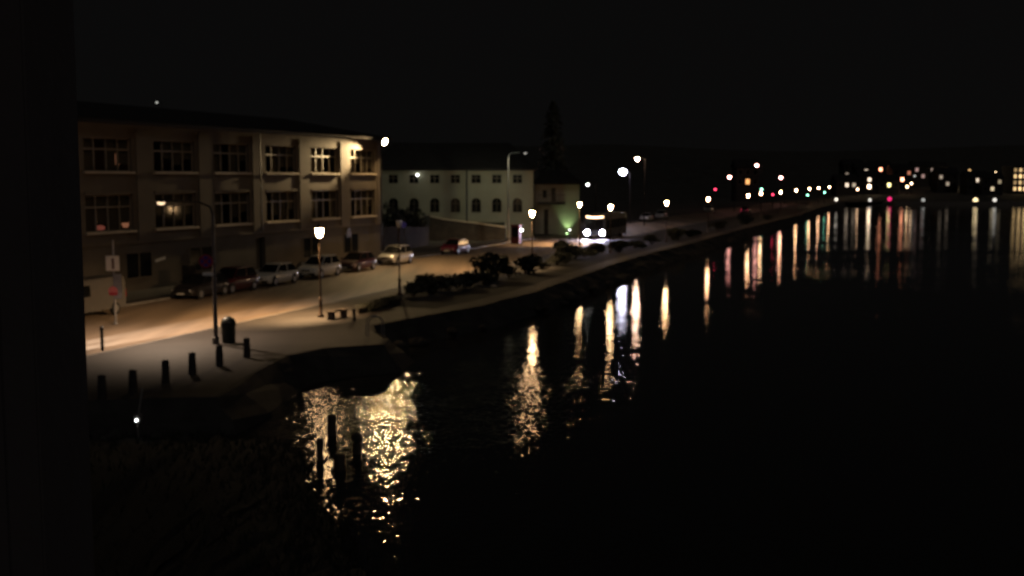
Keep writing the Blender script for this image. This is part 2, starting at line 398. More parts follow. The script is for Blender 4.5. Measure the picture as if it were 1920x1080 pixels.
# dark bank below the house, between the camera and the cove
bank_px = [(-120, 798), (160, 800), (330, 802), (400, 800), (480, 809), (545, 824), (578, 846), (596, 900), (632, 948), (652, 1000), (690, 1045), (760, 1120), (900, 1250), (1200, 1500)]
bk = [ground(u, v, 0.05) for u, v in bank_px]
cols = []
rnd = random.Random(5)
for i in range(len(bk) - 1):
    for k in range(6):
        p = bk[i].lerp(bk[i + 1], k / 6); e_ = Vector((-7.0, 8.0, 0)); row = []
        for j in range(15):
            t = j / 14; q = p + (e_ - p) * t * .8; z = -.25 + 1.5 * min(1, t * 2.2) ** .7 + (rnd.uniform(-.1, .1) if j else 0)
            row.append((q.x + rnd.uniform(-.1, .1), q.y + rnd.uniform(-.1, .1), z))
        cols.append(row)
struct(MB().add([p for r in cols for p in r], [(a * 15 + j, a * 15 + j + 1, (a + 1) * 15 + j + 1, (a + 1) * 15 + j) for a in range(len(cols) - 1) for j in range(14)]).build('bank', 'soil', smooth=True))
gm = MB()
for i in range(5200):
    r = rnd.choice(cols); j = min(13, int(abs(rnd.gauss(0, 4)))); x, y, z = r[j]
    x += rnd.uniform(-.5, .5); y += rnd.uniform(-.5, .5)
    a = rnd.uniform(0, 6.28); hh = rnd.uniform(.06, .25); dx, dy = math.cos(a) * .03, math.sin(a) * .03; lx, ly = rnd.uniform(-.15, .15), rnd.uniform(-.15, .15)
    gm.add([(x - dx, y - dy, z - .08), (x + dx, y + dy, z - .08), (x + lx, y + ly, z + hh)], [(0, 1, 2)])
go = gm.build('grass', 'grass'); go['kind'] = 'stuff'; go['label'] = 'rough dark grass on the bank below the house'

# ================================================================== NEAR WALL OF THE HOUSE THE VIEW IS TAKEN FROM
h = thing('house_wall', 'unlit black house wall filling the whole left edge of the view', 'wall', (-1.15, 3.0, 0))
MB().box(-7, -.09, -.3, 0, 0, 15).build('wall', 'housewall', h)
MB().box(-.088, 0, -.32, .0, 0, 15).build('corner_board', 'housewall', h, bevel=.006)

# ================================================================== LARGE THREE STOREY BUILDING
B0 = P(92.2, 51.0, 1.0)
BRZ = math.atan2(-DY, -DX)            # local +x runs along the facade to the left, local +y points to the street
b = thing('apartment_building', 'long three storey plastered building with wide windows behind the parked cars', 'building', B0, BRZ)
LEN = 47.0
bays = [3.3 + 6.45 * i for i in range(7)]
HW = 2.15
rows = [(4.12, 6.5), (7.95, 10.1)]
wl = MB()
wl.box(0, LEN, -.4, -.003, 3.25, 4.12); wl.box(0, LEN, -.4, -.003, 6.5, 7.95); wl.box(0, LEN, -.4, -.003, 10.1, 11.0)
for z0, z1 in rows:
    xs = [0] + [q for c in bays for q in (c - HW, c + HW)] + [LEN]
    for i in range(0, len(xs), 2): wl.box(xs[i] + .002, xs[i + 1] - .002, -.4, -.004, z0, z1)
wl.box(.003, LEN, -14, -2.4, .3, 10.99); wl.box(.004, .4, -2.4, -.4, 3.3, 10.98); wl.box(LEN - .4, LEN - .01, -2.4, -.4, 3.3, 10.98)
wl.box(.4, LEN - .4, -2.4, -.4, 3.3, 3.6); wl.box(.4, LEN - .4, -2.4, -.4, 6.8, 7.2); wl.box(.4, LEN - .4, -2.4, -.4, 10.5, 10.9)
for i in range(6): wl.box(bays[i] + 2.9, bays[i] + 3.3, -2.4, -.4, 3.6, 10.5)
wl.build('wall', 'plaster', b)
for i, c in enumerate([c + 3.225 for c in bays[:-1]]):
    MB().box(c - .72, c + .72, 0, .09, 3.4, 10.7).build('pilaster', 'plaster', b, bevel=.015)
MB().box(-.02, .75, 0, .09, 3.4, 10.7).build('pilaster', 'plaster', b, bevel=.015)
# ground floor
gf = MB(); doorx = 19.2
gf.box(.005, doorx - .62, -.5, -.03, 0, 3.25); gf.box(doorx + .62, LEN, -.5, -.03, 0, 3.25); gf.box(doorx - .62, doorx + .62, -.5, -.031, 2.95, 3.25)
gf.build('base_wall', 'plaster_dark', b)
MB().box(-.03, LEN + .03, -.02, .1, 3.25, 3.42).build('string_course', 'plaster', b, bevel=.015)
d = MB().box(doorx - .615, doorx + .615, -.46, -.4, 0.15, 2.94).build('door', 'blackplastic', b)
MB().tube((doorx + .42, -.4, 1.1), (doorx + .42, -.4, 1.5), .025).build('handle', 'galv', d)
for cx in (5.5, 12.0, 26.5, 33.0, 39.5):
    f = MB().box(cx - 1.3, cx + 1.3, -.028, .012, .9, 1.0).box(cx - 1.3, cx + 1.3, -.028, .012, 2.6, 2.7).box(cx - 1.3, cx - 1.2, -.028, .011, 1.0, 2.6).box(cx + 1.2, cx + 1.3, -.028, .011, 1.0, 2.6).box(cx - .05, cx + .05, -.028, .011, 1.0, 2.6).build('window_frame', 'plaster_dark', b)
    MB().box(cx - 1.199, cx + 1.199, -.027, -.018, 1.001, 2.599).build('pane', 'carglass', f)
for ri, (z0, z1) in enumerate(rows):
    for c in bays:
        wf = MB(); t = .09; y0, y1 = -.3, -.2
        wf.box(c - HW, c - HW + t, y0, y1, z0, z1).box(c + HW - t, c + HW, y0, y1, z0, z1)
        wf.box(c - HW + t, c + HW - t, y0, y1, z0, z0 + t).box(c - HW + t, c + HW - t, y0, y1, z1 - t, z1)
        zt = z0 + (z1 - z0) * .66
        wf.box(c - HW + t, c + HW - t, y0 + .002, y1 + .03, zt - .06, zt + .06)
        for k in (-1, 0, 1):
            x = c + k * (HW / 2); wf.box(x - .06, x + .06, y0 + .001, y1 + .015, z0 + t, zt - .06); wf.box(x - .045, x + .045, y0 + .001, y1 + .01, zt + .06, z1 - t)
        f = wf.build('window_frame', 'frame', b)
        for k in range(4):
            xa = c - HW + t + .002 + k * (HW / 2) if k == 0 else c - HW + k * HW / 2 + .062
            xb = c - HW + (k + 1) * HW / 2 - (.062 if k < 3 else t + .002)
            MB().box(xa, xb, -.262, -.252, z0 + t + .002, zt - .062).build('pane', 'glass', f)
            MB().box(xa, xb, -.262, -.252, zt + .062, z1 - t - .002).build('pane', 'glass', f)
        rb = random.Random(int(c * 10) + ri * 7)
        for k in range(4):
            if rb.random() < .8:
                xa = c - HW + k * HW / 2 + .08; low = z0 + rb.choice([.1, .1, .12, .12, .5, .9])
                MB().box(xa, xa + HW / 2 - .16, -.345, -.33, low, z1 - .1).build('blind', 'curtain', f)
        MB().box(c - HW - .12, c + HW + .12, -.19, .2, z0 - .13, z0 + .02).build('sill', 'sill', b, bevel=.012)
        if ri == 0: MB().box(c - HW - .05, c + HW + .05, -.002, .07, z1 + .02, z1 + .16).build('lintel', 'plaster', b, bevel=.01)
rf = MB().prism([(0, 0), (0, 0)], 0, 0) if False else MB()
rf.add([(-.7, .75, 11.0), (LEN + .7, .75, 11.0), (LEN + .7, -14.7, 11.0), (-.7, -14.7, 11.0), (-.7, .75, 11.28), (LEN + .7, .75, 11.28), (LEN + .7, -14.7, 11.28), (-.7, -14.7, 11.28), (5, -7, 12.9), (LEN - 5, -7, 12.9)],
       [(3, 2, 1, 0), (0, 1, 5, 4), (1, 2, 6, 5), (2, 3, 7, 6), (3, 0, 4, 7), (4, 5, 9, 8), (5, 6, 9), (6, 7, 8, 9), (7, 4, 8)])
roof = rf.build('roof', 'roof', b)
MB().box(-.72, LEN + .72, .752, .87, 11.05, 11.2).build('gutter', 'darkmetal', roof, bevel=.02)
MB().tube((6.5 + 6.45 * 2, .26, 3.4), (6.5 + 6.45 * 2, .26, 11.0), .055).build('downpipe', 'darkmetal', b)
MB().tube((.35, .24, .2), (.35, .24, 11.0), .055).build('downpipe', 'darkmetal', b)
inv = Matrix.Rotation(-BRZ, 4, 'Z')
def bl(p): q = inv @ (p - B0); return q
def fac(x, y, z): return Matrix.Translation(B0) @ Matrix.Rotation(BRZ, 4, 'Z') @ Vector((x, y, z))
# small lamps seen behind the window glass
def room_lamp(label, u, v, yb, m, w, h):
    # place on the plane y = yb (behind the facade)
    best = min((abs((at_dir := at(u, v, Y), bl(at_dir))[1].y - yb), Y) for Y in [60 + .02 * i for i in range(3000)])[1]
    p = at(u, v, best)
    o = thing('ceiling_lamp', label, 'lamp', p, BRZ)
    MB().lathe([(w * .3, -h * .5), (w * .5, -h * .2), (w * .5, h * .2), (w * .25, h * .5)], 12).build('lamp_shade', m, o, smooth=True)
    MB().tube((0, 0, h * .5), (0, 0, h * .5 + .5), .012, .012, 6).build('cord', 'darkmetal', o)
room_lamp('orange glowing lamp behind upper window at the left end of the long building', 220, 298, -1.2, 'room_orange', .4, .75)
room_lamp('tall reddish lamp glowing behind middle floor window of the long building', 235, 416, -1.2, 'room_orange', .5, .75)
room_lamp('flat dull red lamp behind middle floor window beside the near black wall', 188, 427, -1.2, 'room_red', .6, .3)
# floodlight at the far corner of the roof
fp = Vector((1.25, 1.15, 10.75))
fl = thing('floodlight', 'dazzling floodlight under the roof corner of the long building', 'floodlight', fac(*fp), BRZ)
MB().box(-.28, .28, -.12, .1, -.02, .3).build('housing', 'darkmetal', fl, bevel=.03)
ln = MB().lathe([(.29, 0), (.25, .04), (.14, .08), (.02, .09)], 14).build('lens', 'flood_glow', fl, smooth=True, loc=(.2, .14, .08))
ln.rotation_euler = Vector((.1, .92, -.4)).to_track_quat('Z', 'Y').to_euler()
MB().lathe([(.31, -.1), (.35, .0), (.33, .0), (.295, -.05)], 14).build('shade', 'darkmetal', fl, loc=(.2, .14, .08)); fl.children[-1].rotation_euler = ln.rotation_euler
MB().path([(0, -1.15, .1), (0, -.1, .2)], .035).build('bracket', 'darkmetal', fl)
spot(fl, (.3, -.12, -.1), (5.6, -1.12, -1.45), 19000, (1, .72, .36), 37, .9, .1)
# sign and modelled glint on the ground floor
sg_ = thing('wall_sign_or_glint', 'small pale square sign on dark base of the long building, by its corner', 'sign', fac(6.0, .02, 2.75), BRZ)
MB().box(-.42, .42, 0, .05, -.4, .4).build('panel', 'paint_grey', sg_, bevel=.02); MB().box(-.3, .3, .05, .056, -.05, .05).build('lettering', 'sign_dark', sg_)
sg2 = thing('wall_sign_or_glint', 'narrow tilted pale modelled glint low on the long building, left of the blue sign', 'sign', fac(bl(at(300, 484, 76)).x, .02, 2.0), BRZ)  # thin tilted plate shaped as a lamp's reflection
MB().add([(-.5, 0, .02), (.5, 0, -.14), (.5, 0, .06), (-.5, 0, .2), (-.5, .05, .02), (.5, .05, -.14), (.5, .05, .06), (-.5, .05, .2)], [(0, 1, 2, 3), (7, 6, 5, 4), (0, 4, 5, 1), (1, 5, 6, 2), (2, 6, 7, 3), (3, 7, 4, 0)]).build('panel', 'sign_white', sg2)

# ================================================================== CREAM BUILDING WITH ARCHED WINDOWS
CY = 142.0
def cx(u): return (u - 960) / F * CY
def cz(v): return EYE - (v - HZ) / F * CY
c0 = Vector((cx(862), CY, 1.0))
cb = thing('cream_building', 'pale cream two storey building with a row of arched windows', 'building', c0)
X0, X1 = cx(690) - c0.x, cx(1000) - c0.x
def lz(v): return cz(v) - 1.0
wcs = [cx(738 + 38.7 * i) - c0.x for i in range(7)]
zb0, zb1 = lz(398), lz(371); zs0, zs1 = lz(344), lz(328); ze = lz(319.5)
aw = .62; sw = .62
w_ = MB(); 
xs = [X0] + [q for c in wcs for q in (c - aw, c + aw)] + [X1]
for z0, z1, hw, arch in ((zb0, zb1, aw, 1), (zs0, zs1, sw, 0)):
    for i in range(0, len(xs), 2): w_.box(xs[i] + .001, xs[i + 1] - .001, 0, .4, z0, z1)
w_.box(X0, X1, 0, .4, -1, zb0); w_.box(X0, X1, 0, .4, zb1, zs0); w_.box(X0, X1, 0, .4, zs1, ze)
# arch heads: fill the two upper corners of each lower opening
for c in wcs:
    for sgn in (-1, 1):
        r = aw; pts = [(c + sgn * aw, zb1), (c + sgn * aw, zb1 - r)] + [(c + sgn * aw * math.cos(a), zb1 - r + r * math.sin(a)) for a in [PI / 2 * k / 6 for k in range(1, 7)]]
        w_.prism(pts, .01, .35)
w_.box(X0, X1, .9, 11, -1, ze); w_.box(X0, X0 + .3, .4, .9, -1, ze - .01); w_.box(X1 - .3, X1 - .002, .4, .9, -1, ze - .01)
w_.build('wall', 'cream', cb)
for c in wcs:
    for z0, z1 in ((zb0, zb1), (zs0, zs1)):
        f = MB().box(c - aw, c - aw + .07, .2, .27, z0, z1).box(c + aw - .07, c + aw, .2, .27, z0, z1).box(c - .035, c + .035, .2, .275, z0, z1).box(c - aw + .07, c - .035, .2, .27, z0, z0 + .07).box(c + .035, c + aw - .07, .2, .27, z0, z0 + .07).box(c - aw + .07, c - .035, .2, .27, z0 + (z1 - z0) * .6, z0 + (z1 - z0) * .6 + .06).box(c + .035, c + aw - .07, .2, .27, z0 + (z1 - z0) * .6, z0 + (z1 - z0) * .6 + .06).build('window', 'frame' if z0 == zs0 else 'plaster_dark', cb)
        MB().box(c - aw + .002, c + aw - .002, .3, .32, z0 + .002, z1 - .002).build('pane', 'carglass', f)
    MB().box(c - aw - .08, c + aw + .08, -.1, .18, zb0 - .12, zb0 - .002).build('sill', 'cream', cb, bevel=.01)
rr = MB(); e = .5
rr.add([(X0 - e, -e, ze), (X1 + e, -e, ze), (X1 + e, 11.5, ze), (X0 - e, 11.5, ze), (X0 - e, -e, ze + .22), (X1 + e, -e, ze + .22), (X1 + e, 11.5, ze + .22), (X0 - e, 11.5, ze + .22), (X0 + 3, 5.5, ze + 3.6), (X1 - 3, 5.5, ze + 3.6)],
       [(3, 2, 1, 0), (0, 1, 5, 4), (1, 2, 6, 5), (2, 3, 7, 6), (3, 0, 4, 7), (4, 5, 9, 8), (5, 6, 9), (6, 7, 8, 9), (7, 4, 8)])
rr.build('roof', 'roof', cb)
MB().box(X0, X1, -.09, -.002, ze - .28, ze - .05).build('cornice', 'cream', cb, bevel=.02)
MB().tube((cx(876) - c0.x, -.12, -.5), (cx(876) - c0.x, -.12, ze), .07).build('downpipe', 'darkmetal', cb)
wlmp = thing('wall_lamp', 'white lamp high on the cream building, just above an upper window', 'lamp', (cx(784), CY - .02, cz(328)))
MB().tube((0, 0, .05), (0, -.3, .1), .03).build('bracket', 'darkmetal', wlmp)
MB().lathe([(.03, -.16), (.13, -.1), (.15, .05), (.05, .14)], 12, (0, -.4, 0)).build('lamp_shade', 'small_white', wlmp, smooth=True)
# retaining wall with a pale coping in front of it
def wallrun(pts, name, label, top, cop, hmin=0.9):
    o = thing(name, label, 'wall', pts[0]); base = pts[0]
    mb = MB(); cp = MB()
    for a, b_ in zip(pts, pts[1:]):
        a_ = a - base; c_ = b_ - base; d_ = Vector((c_.x - a_.x, c_.y - a_.y, 0)).normalized(); nn = Vector((-d_.y, d_.x, 0))
        for B, off, z0f, z1f in ((mb, .22, lambda q: -(q.z + base.z) + .8, lambda q: q.z - base.z + base.z - base.z + base.z), ):
            pass
        def q(p, o_, z): return (p.x + nn.x * o_, p.y + nn.y * o_, z)
        za, zb_ = a.z - base.z, b_.z - base.z; zf = .6 - base.z
        mb.add([q(a_, -.22, zf), q(c_, -.22, zf), q(c_, .22, zf), q(a_, .22, zf), q(a_, -.22, za), q(c_, -.22, zb_), q(c_, .22, zb_), q(a_, .22, za)], [(3, 2, 1, 0), (4, 5, 6, 7), (0, 1, 5, 4), (1, 2, 6, 5), (2, 3, 7, 6), (3, 0, 4, 7)])
        cp.add([q(a_, -.3, za + .002), q(c_, -.3, zb_ + .002), q(c_, .3, zb_ + .002), q(a_, .3, za + .002), q(a_, -.3, za + .16), q(c_, -.3, zb_ + .16), q(c_, .3, zb_ + .16), q(a_, .3, za + .16)], [(3, 2, 1, 0), (4, 5, 6, 7), (0, 1, 5, 4), (1, 2, 6, 5), (2, 3, 7, 6), (3, 0, 4, 7)])
    mb.build('wall', top, o); cp.build('coping', cop, o)
    return o
wallrun([at(800, 405, 136), at(832, 412, 136), at(890, 419, 136), at(948, 427, 135.5)], 'retaining_wall', 'dark retaining wall with pale sloping coping before the cream building', 'dark_masonry', 'sill')
wallrun([at(716, 428, 112), at(800, 428, 128), at(801, 406, 135.8)], 'retaining_wall', 'dark low wall from the long building corner to the sloping wall', 'quay', 'quay')
# terrace of earth behind the retaining wall
tr_ = MB().poly([(at(800, 405, 136.5).x, 136.4), (at(946, 425, 136.2).x, 136.3), (at(946, 425, 142).x, 141.9), (-24, 141.9), (-24, 136.4)], .9, 3.0)
struct(tr_.build('terrace', 'grass'))
# annex house with a balcony, right of the cream building
AY = 150.0
def ax(u): return (u - 960) / F * AY
def az(v): return EYE - (v - HZ) / F * AY - 1.0
a0 = Vector((ax(1042), AY, 1.0))
an = thing('house', 'small white house with dark balcony right of the cream building', 'house', a0)
L, R = ax(1003) - a0.x, ax(1086) - a0.x
zt = az(346); m1 = ax(1031) - a0.x
m2 = MB().box(L, R, 0, 7, -.5, zt)
m2.build('wall', 'white_render', an)
MB().add([(L - .4, -.9, zt), (R + .4, -.9, zt), (R + .4, 7.4, zt), (L - .4, 7.4, zt), (L - .4, -.9, zt + .2), (R + .4, -.9, zt + .2), (R + .4, 7.4, zt + .2), (L - .4, 7.4, zt + .2), (L + 1.6, 3.2, az(318)), (R - 1.6, 3.2, az(318))],
         [(3, 2, 1, 0), (0, 1, 5, 4), (1, 2, 6, 5), (2, 3, 7, 6), (3, 0, 4, 7), (4, 5, 9, 8), (5, 6, 9), (6, 7, 8, 9), (7, 4, 8)]).build('roof', 'roof', an)
bal = MB().box(ax(1008) - a0.x, ax(1059) - a0.x, -1.1, -.003, az(383), az(378)).build('balcony', 'darkmetal', an)
rl = MB().box(ax(1008) - a0.x, ax(1059) - a0.x, -1.1, -1.05, az(378) + .9, az(378) + .97)
for i in range(13):
    x = ax(1008) - a0.x + .03 + i * .297; rl.box(x - .015, x + .015, -1.09, -1.06, az(378), az(378) + .9)
rl.build('railing', 'darkmetal', bal)
for xa, xb, za_, zb_ in ((1033, 1042, 377.8, 352), (1017, 1025, 371, 356)):
    f = MB().box(ax(xa) - a0.x, ax(xb) - a0.x, -.03, -.002, az(za_), az(zb_)).build('window', 'plaster_dark', an)
    MB().box(ax(xa) - a0.x + .06, ax(xb) - a0.x - .06, -.036, -.031, az(za_) + .06, az(zb_) - .06).build('pane', 'carglass', f)
dd = MB().box(ax(1020) - a0.x, ax(1028) - a0.x, -.03, -.002, -.2, az(392)).build('door', 'wood', an); MB().tube((ax(1027) - a0.x, -.06, .9), (ax(1027) - a0.x, -.06, 1.1), .02).build('handle', 'galv', dd)
up = thing('uplight', 'low green uplight washing the right corner of the small white house', 'lamp', (ax(1063), AY - .75, 1.0))
MB().lathe([(.14, 0), (.14, .16), (.1, .2)], 12).build('housing', 'darkmetal', up); MB().lathe([(.095, .201), (.09, .23), (.02, .24)], 12).build('lens', 'greenwash', up, smooth=True)
spot(up, (0, 0, .3), (0.15, .7, 2.6), 230, (.6, 1, .42), 80, .9, .05)

# ================================================================== LAMPS
# lantern on a slim post (the quay promenade)
def lantern_post():
    o = thing('street_lamp', '-', 'street lamp', (0, 0, 0), 0, 'lantern lamps along the waterfront')
    MB().lathe([(.17, 0), (.17, .12), (.1, .2), (.085, .9), (.1, .93), (.1, 1.0), (.06, 1.05)], 12).build('base', 'brownpost', o, smooth=True)
    MB().tube((0, 0, 1.05), (0, 0, 4.12), .055, .042, 10).build('post', 'brownpost', o)
    MB().lathe([(.042, 4.12), (.09, 4.16), (.05, 4.2), (.12, 4.25), (.12, 4.27)], 12).build('collar', 'brownpost', o, smooth=True)
    g = MB().lathe([(.08, 4.272), (.14, 4.36), (.18, 4.5), (.195, 4.64), (.2, 4.76)], 14).build('lantern_glass', 'lantern_glow', o, smooth=True)
    MB().lathe([(.24, 4.762), (.24, 4.79), (.14, 4.9), (.05, 4.96), (.04, 5.05), (.01, 5.07)], 14).build('cap', 'darkmetal', o, smooth=True)
    spot(o, (-.24, .1, 4.3), (-2.3, .95, 0), 5600, WARM, 128, .8, .08, 'lantern_lamp')
    return o
LZ = PVZ
lp = lantern_post()
LAMPS = [(599, 438, 59.5, 'lit lantern lamp post nearest the camera, between the white cars and the cove'),
         (748, 416, 71.0, 'unlit lantern post before the silver car, its lamp dark'),
         (998, 397, 91.5, 'lit lantern lamp post among the shrubs before the small white house'),
         (1145, 388, 112, 'lit lantern lamp standing just right of the bus roof'),
         (1250, 380, 131, 'lit lantern lamp standing in front of the two parked pale cars far up the road'),
         (1328, 373, 156, 'lit lantern lamp alone, left of the two dim cars and the red tail lights'),
         (1403, 367, 187, 'lit lantern lamp above the car with red tail lights'),
         (1427, 363, 214, 'lit lantern lamp right under the raised green signal'),
         (1464, 360.5, 235, 'lit lantern lamp just right of the red glowing signal'),
         (1493, 357, 272, 'lit lantern lamp between the red glowing signal and the bright green signal'),
         (1518, 354, 312, 'lit lantern lamp just above the bright green signal'),
         (1535, 352, 345, 'lit lantern lamp between the bright and the faint green signal'),
         (1555, 349.5, 385, 'last lit lantern lamp of the waterfront row, beyond the faint green signal')]
glows = {}
for i, (u, v, Y, lab) in enumerate(LAMPS):
    p = at(u, v, Y); z0 = p.z - 4.55; base = Vector((p.x, p.y, PVZ))
    sw = {M['lantern_glow']: M['lampglass']} if i == 1 else ({M['lantern_glow']: M['far_lantern_glow']} if i > 4 else None)
    if i == 0: o = lp; o['label'] = lab; o.location = base
    else: o = dup(lp, lab, base, swap=sw)
    if i == 1 or i > 2:
        for ch in list(o.children):
            if ch.type == 'LIGHT': bpy.data.objects.remove(ch)
# row lamp across the road by the bus
p = at(1087, 391, 128); o = dup(lp, 'lit lantern lamp standing left of the bus, across the road', (p.x, p.y, p.z - 4.5))
o.location.z = 1.0 if abs(o.location.z - 1.0) < .8 else o.location.z
# tall street lights: tapered pole with an arm
def arm_light(label, base, height, arm, glass, panel, pole='galv', group='tall street lights on arms'):
    o = thing('street_light', label, 'street light', base, 0, group)
    a = Vector(arm); hd = Vector((a.x, a.y, height)); u_ = a.normalized()
    MB().lathe([(.16, 0), (.16, .3), (.105, .34)], 10).build('base', pole, o)
    MB().tube((0, 0, .34), (0, 0, height - .45), .1, .07, 10).build('pole', pole, o)
    MB().path([(0, 0, height - .45), tuple(a * .05 + Vector((0, 0, height - .12))), tuple(a * .25 + Vector((0, 0, height + .05))), tuple(a + Vector((0, 0, height + .1)))], .045).build('arm', 'darkmetal', o)
    rz = math.atan2(u_.y, u_.x)
    hh = MB().box(-.36, .36, -.15, .15, 0, .13).build('head', 'darkmetal', o, bevel=.04, loc=tuple(hd + Vector((0, 0, .03))), rz=rz)
    MB().lathe([(.02, -.14), (.14, -.11), (.19, -.02), (.19, .0)], 12).build('lamp_bowl', glass, hh, smooth=True)
    if panel: MB().lathe([(.09, -.17), (.1, -.15)], 10).build('lamp_panel', panel, hh)
    return o
hp = at(302, 380, 52.5); pb = ground(405, 645, PVZ)
al = arm_light('tall grey street light on the quay with its arm over the road, beside the bin', pb, hp.z - PVZ, (hp.x - pb.x, hp.y - pb.y, 0), 'arm_glow', None, pole='greypost')
spot(al, (hp.x - pb.x, hp.y - pb.y, hp.z - PVZ - .2), (hp.x - pb.x + .1, hp.y - pb.y - .45, 0), 4600, (1, .72, .5), 128, .9, .08)
hp = at(985, 287, 130); pb = at(953, 400, 131); pb.z = 1.0
gl = arm_light('tall street light before the cream building, its lamp dim', pb, hp.z - 1.0, (hp.x - pb.x, hp.y - pb.y, 0), 'dim_glow', None, pole='greypost')
spot(gl, (hp.x - pb.x - .6, -2, hp.z - 1.15), (-8, 9, 3.2), 900, (.95, 1.0, .7), 112, .8, .15)
def pole_light(label, u, v, Y, glass, base_z=1.0, r=.3, arm=-1.2):
    p = at(u, v, Y); o = thing('street_light', label, 'street light', (p.x - arm, p.y, base_z), 0, 'tall street lights along the road')
    H = p.z - base_z
    MB().tube((0, 0, 0), (0, 0, H), .1, .06, 8).build('pole', 'darkmetal', o)
    MB().path([(0, 0, H - .1), (arm * .5, 0, H + r * .7), (arm, 0, H + r * .75)], .04, 6).build('arm', 'darkmetal', o)
    MB().lathe([(r * .3, -r * .9), (r * .85, -r * .5), (r, 0), (r * .8, r * .5), (r * .3, r * .7)], 12, (arm, 0, H)).build('lamp_bowl', glass, o, smooth=True)
    return o
pole_light('bright blue white street light high above the bus', 1168, 322, 186, 'led_glow', 1.0, .6)
pole_light('peach street light highest above the bus, right of the blue white one', 1195, 298, 178, 'tall_glow', 1.0, .3)
pole_light('small white street light right of the small house roof', 1102, 346, 165, 'small_white', 1.0, .22)
pole_light('highest pink street light, on the slope behind the waterfront lamps', 1419, 310, 285, 'pink_glow', 1.0, .42)
pole_light('leftmost pink street light on the slope behind the waterfront lamps', 1368, 332, 262, 'pink_glow', 1.0, .42)
pole_light('rightmost pink street light, above the red glowing signal', 1464, 333, 335, 'pink_glow', 1.0, .5)
pole_light('faint lone light high on the dark hill above the long building', 294, 192, 250, 'dim_glow', 12.0, .3)
# low lamps by the road
def low_lamp(label, u, v, Y, g, hgt, r=.14):
    p = at(u, v, Y); o = thing('bollard_lamp', label, 'lamp', (p.x, p.y, p.z - hgt), 0, 'low lamps beside the road')
    MB().tube((0, 0, 0), (0, 0, hgt - r), .06, .05, 8).build('post', 'darkmetal', o)
    MB().lathe([(r * .4, -r), (r, -r * .3), (r, r * .3), (r * .4, r)], 12, (0, 0, hgt)).build('globe', g, o, smooth=True)
    MB().lathe([(r * 1.05, r * .75), (r * .9, r * 1.05), (.02, r * 1.25)], 12, (0, 0, hgt)).build('cap', 'darkmetal', o)
low_lamp('white low globe lamp beside the dark red kiosk', 978, 431, 127, 'small_white', 1.75, .17)
low_lamp('faint low white lamp left of the bus headlights', 1068, 431, 140, 'small_white', 1.4, .09)
low_lamp('faint low lamp on the kerb right of the bus', 1173, 425, 150, 'small_white', 1.1, .08)

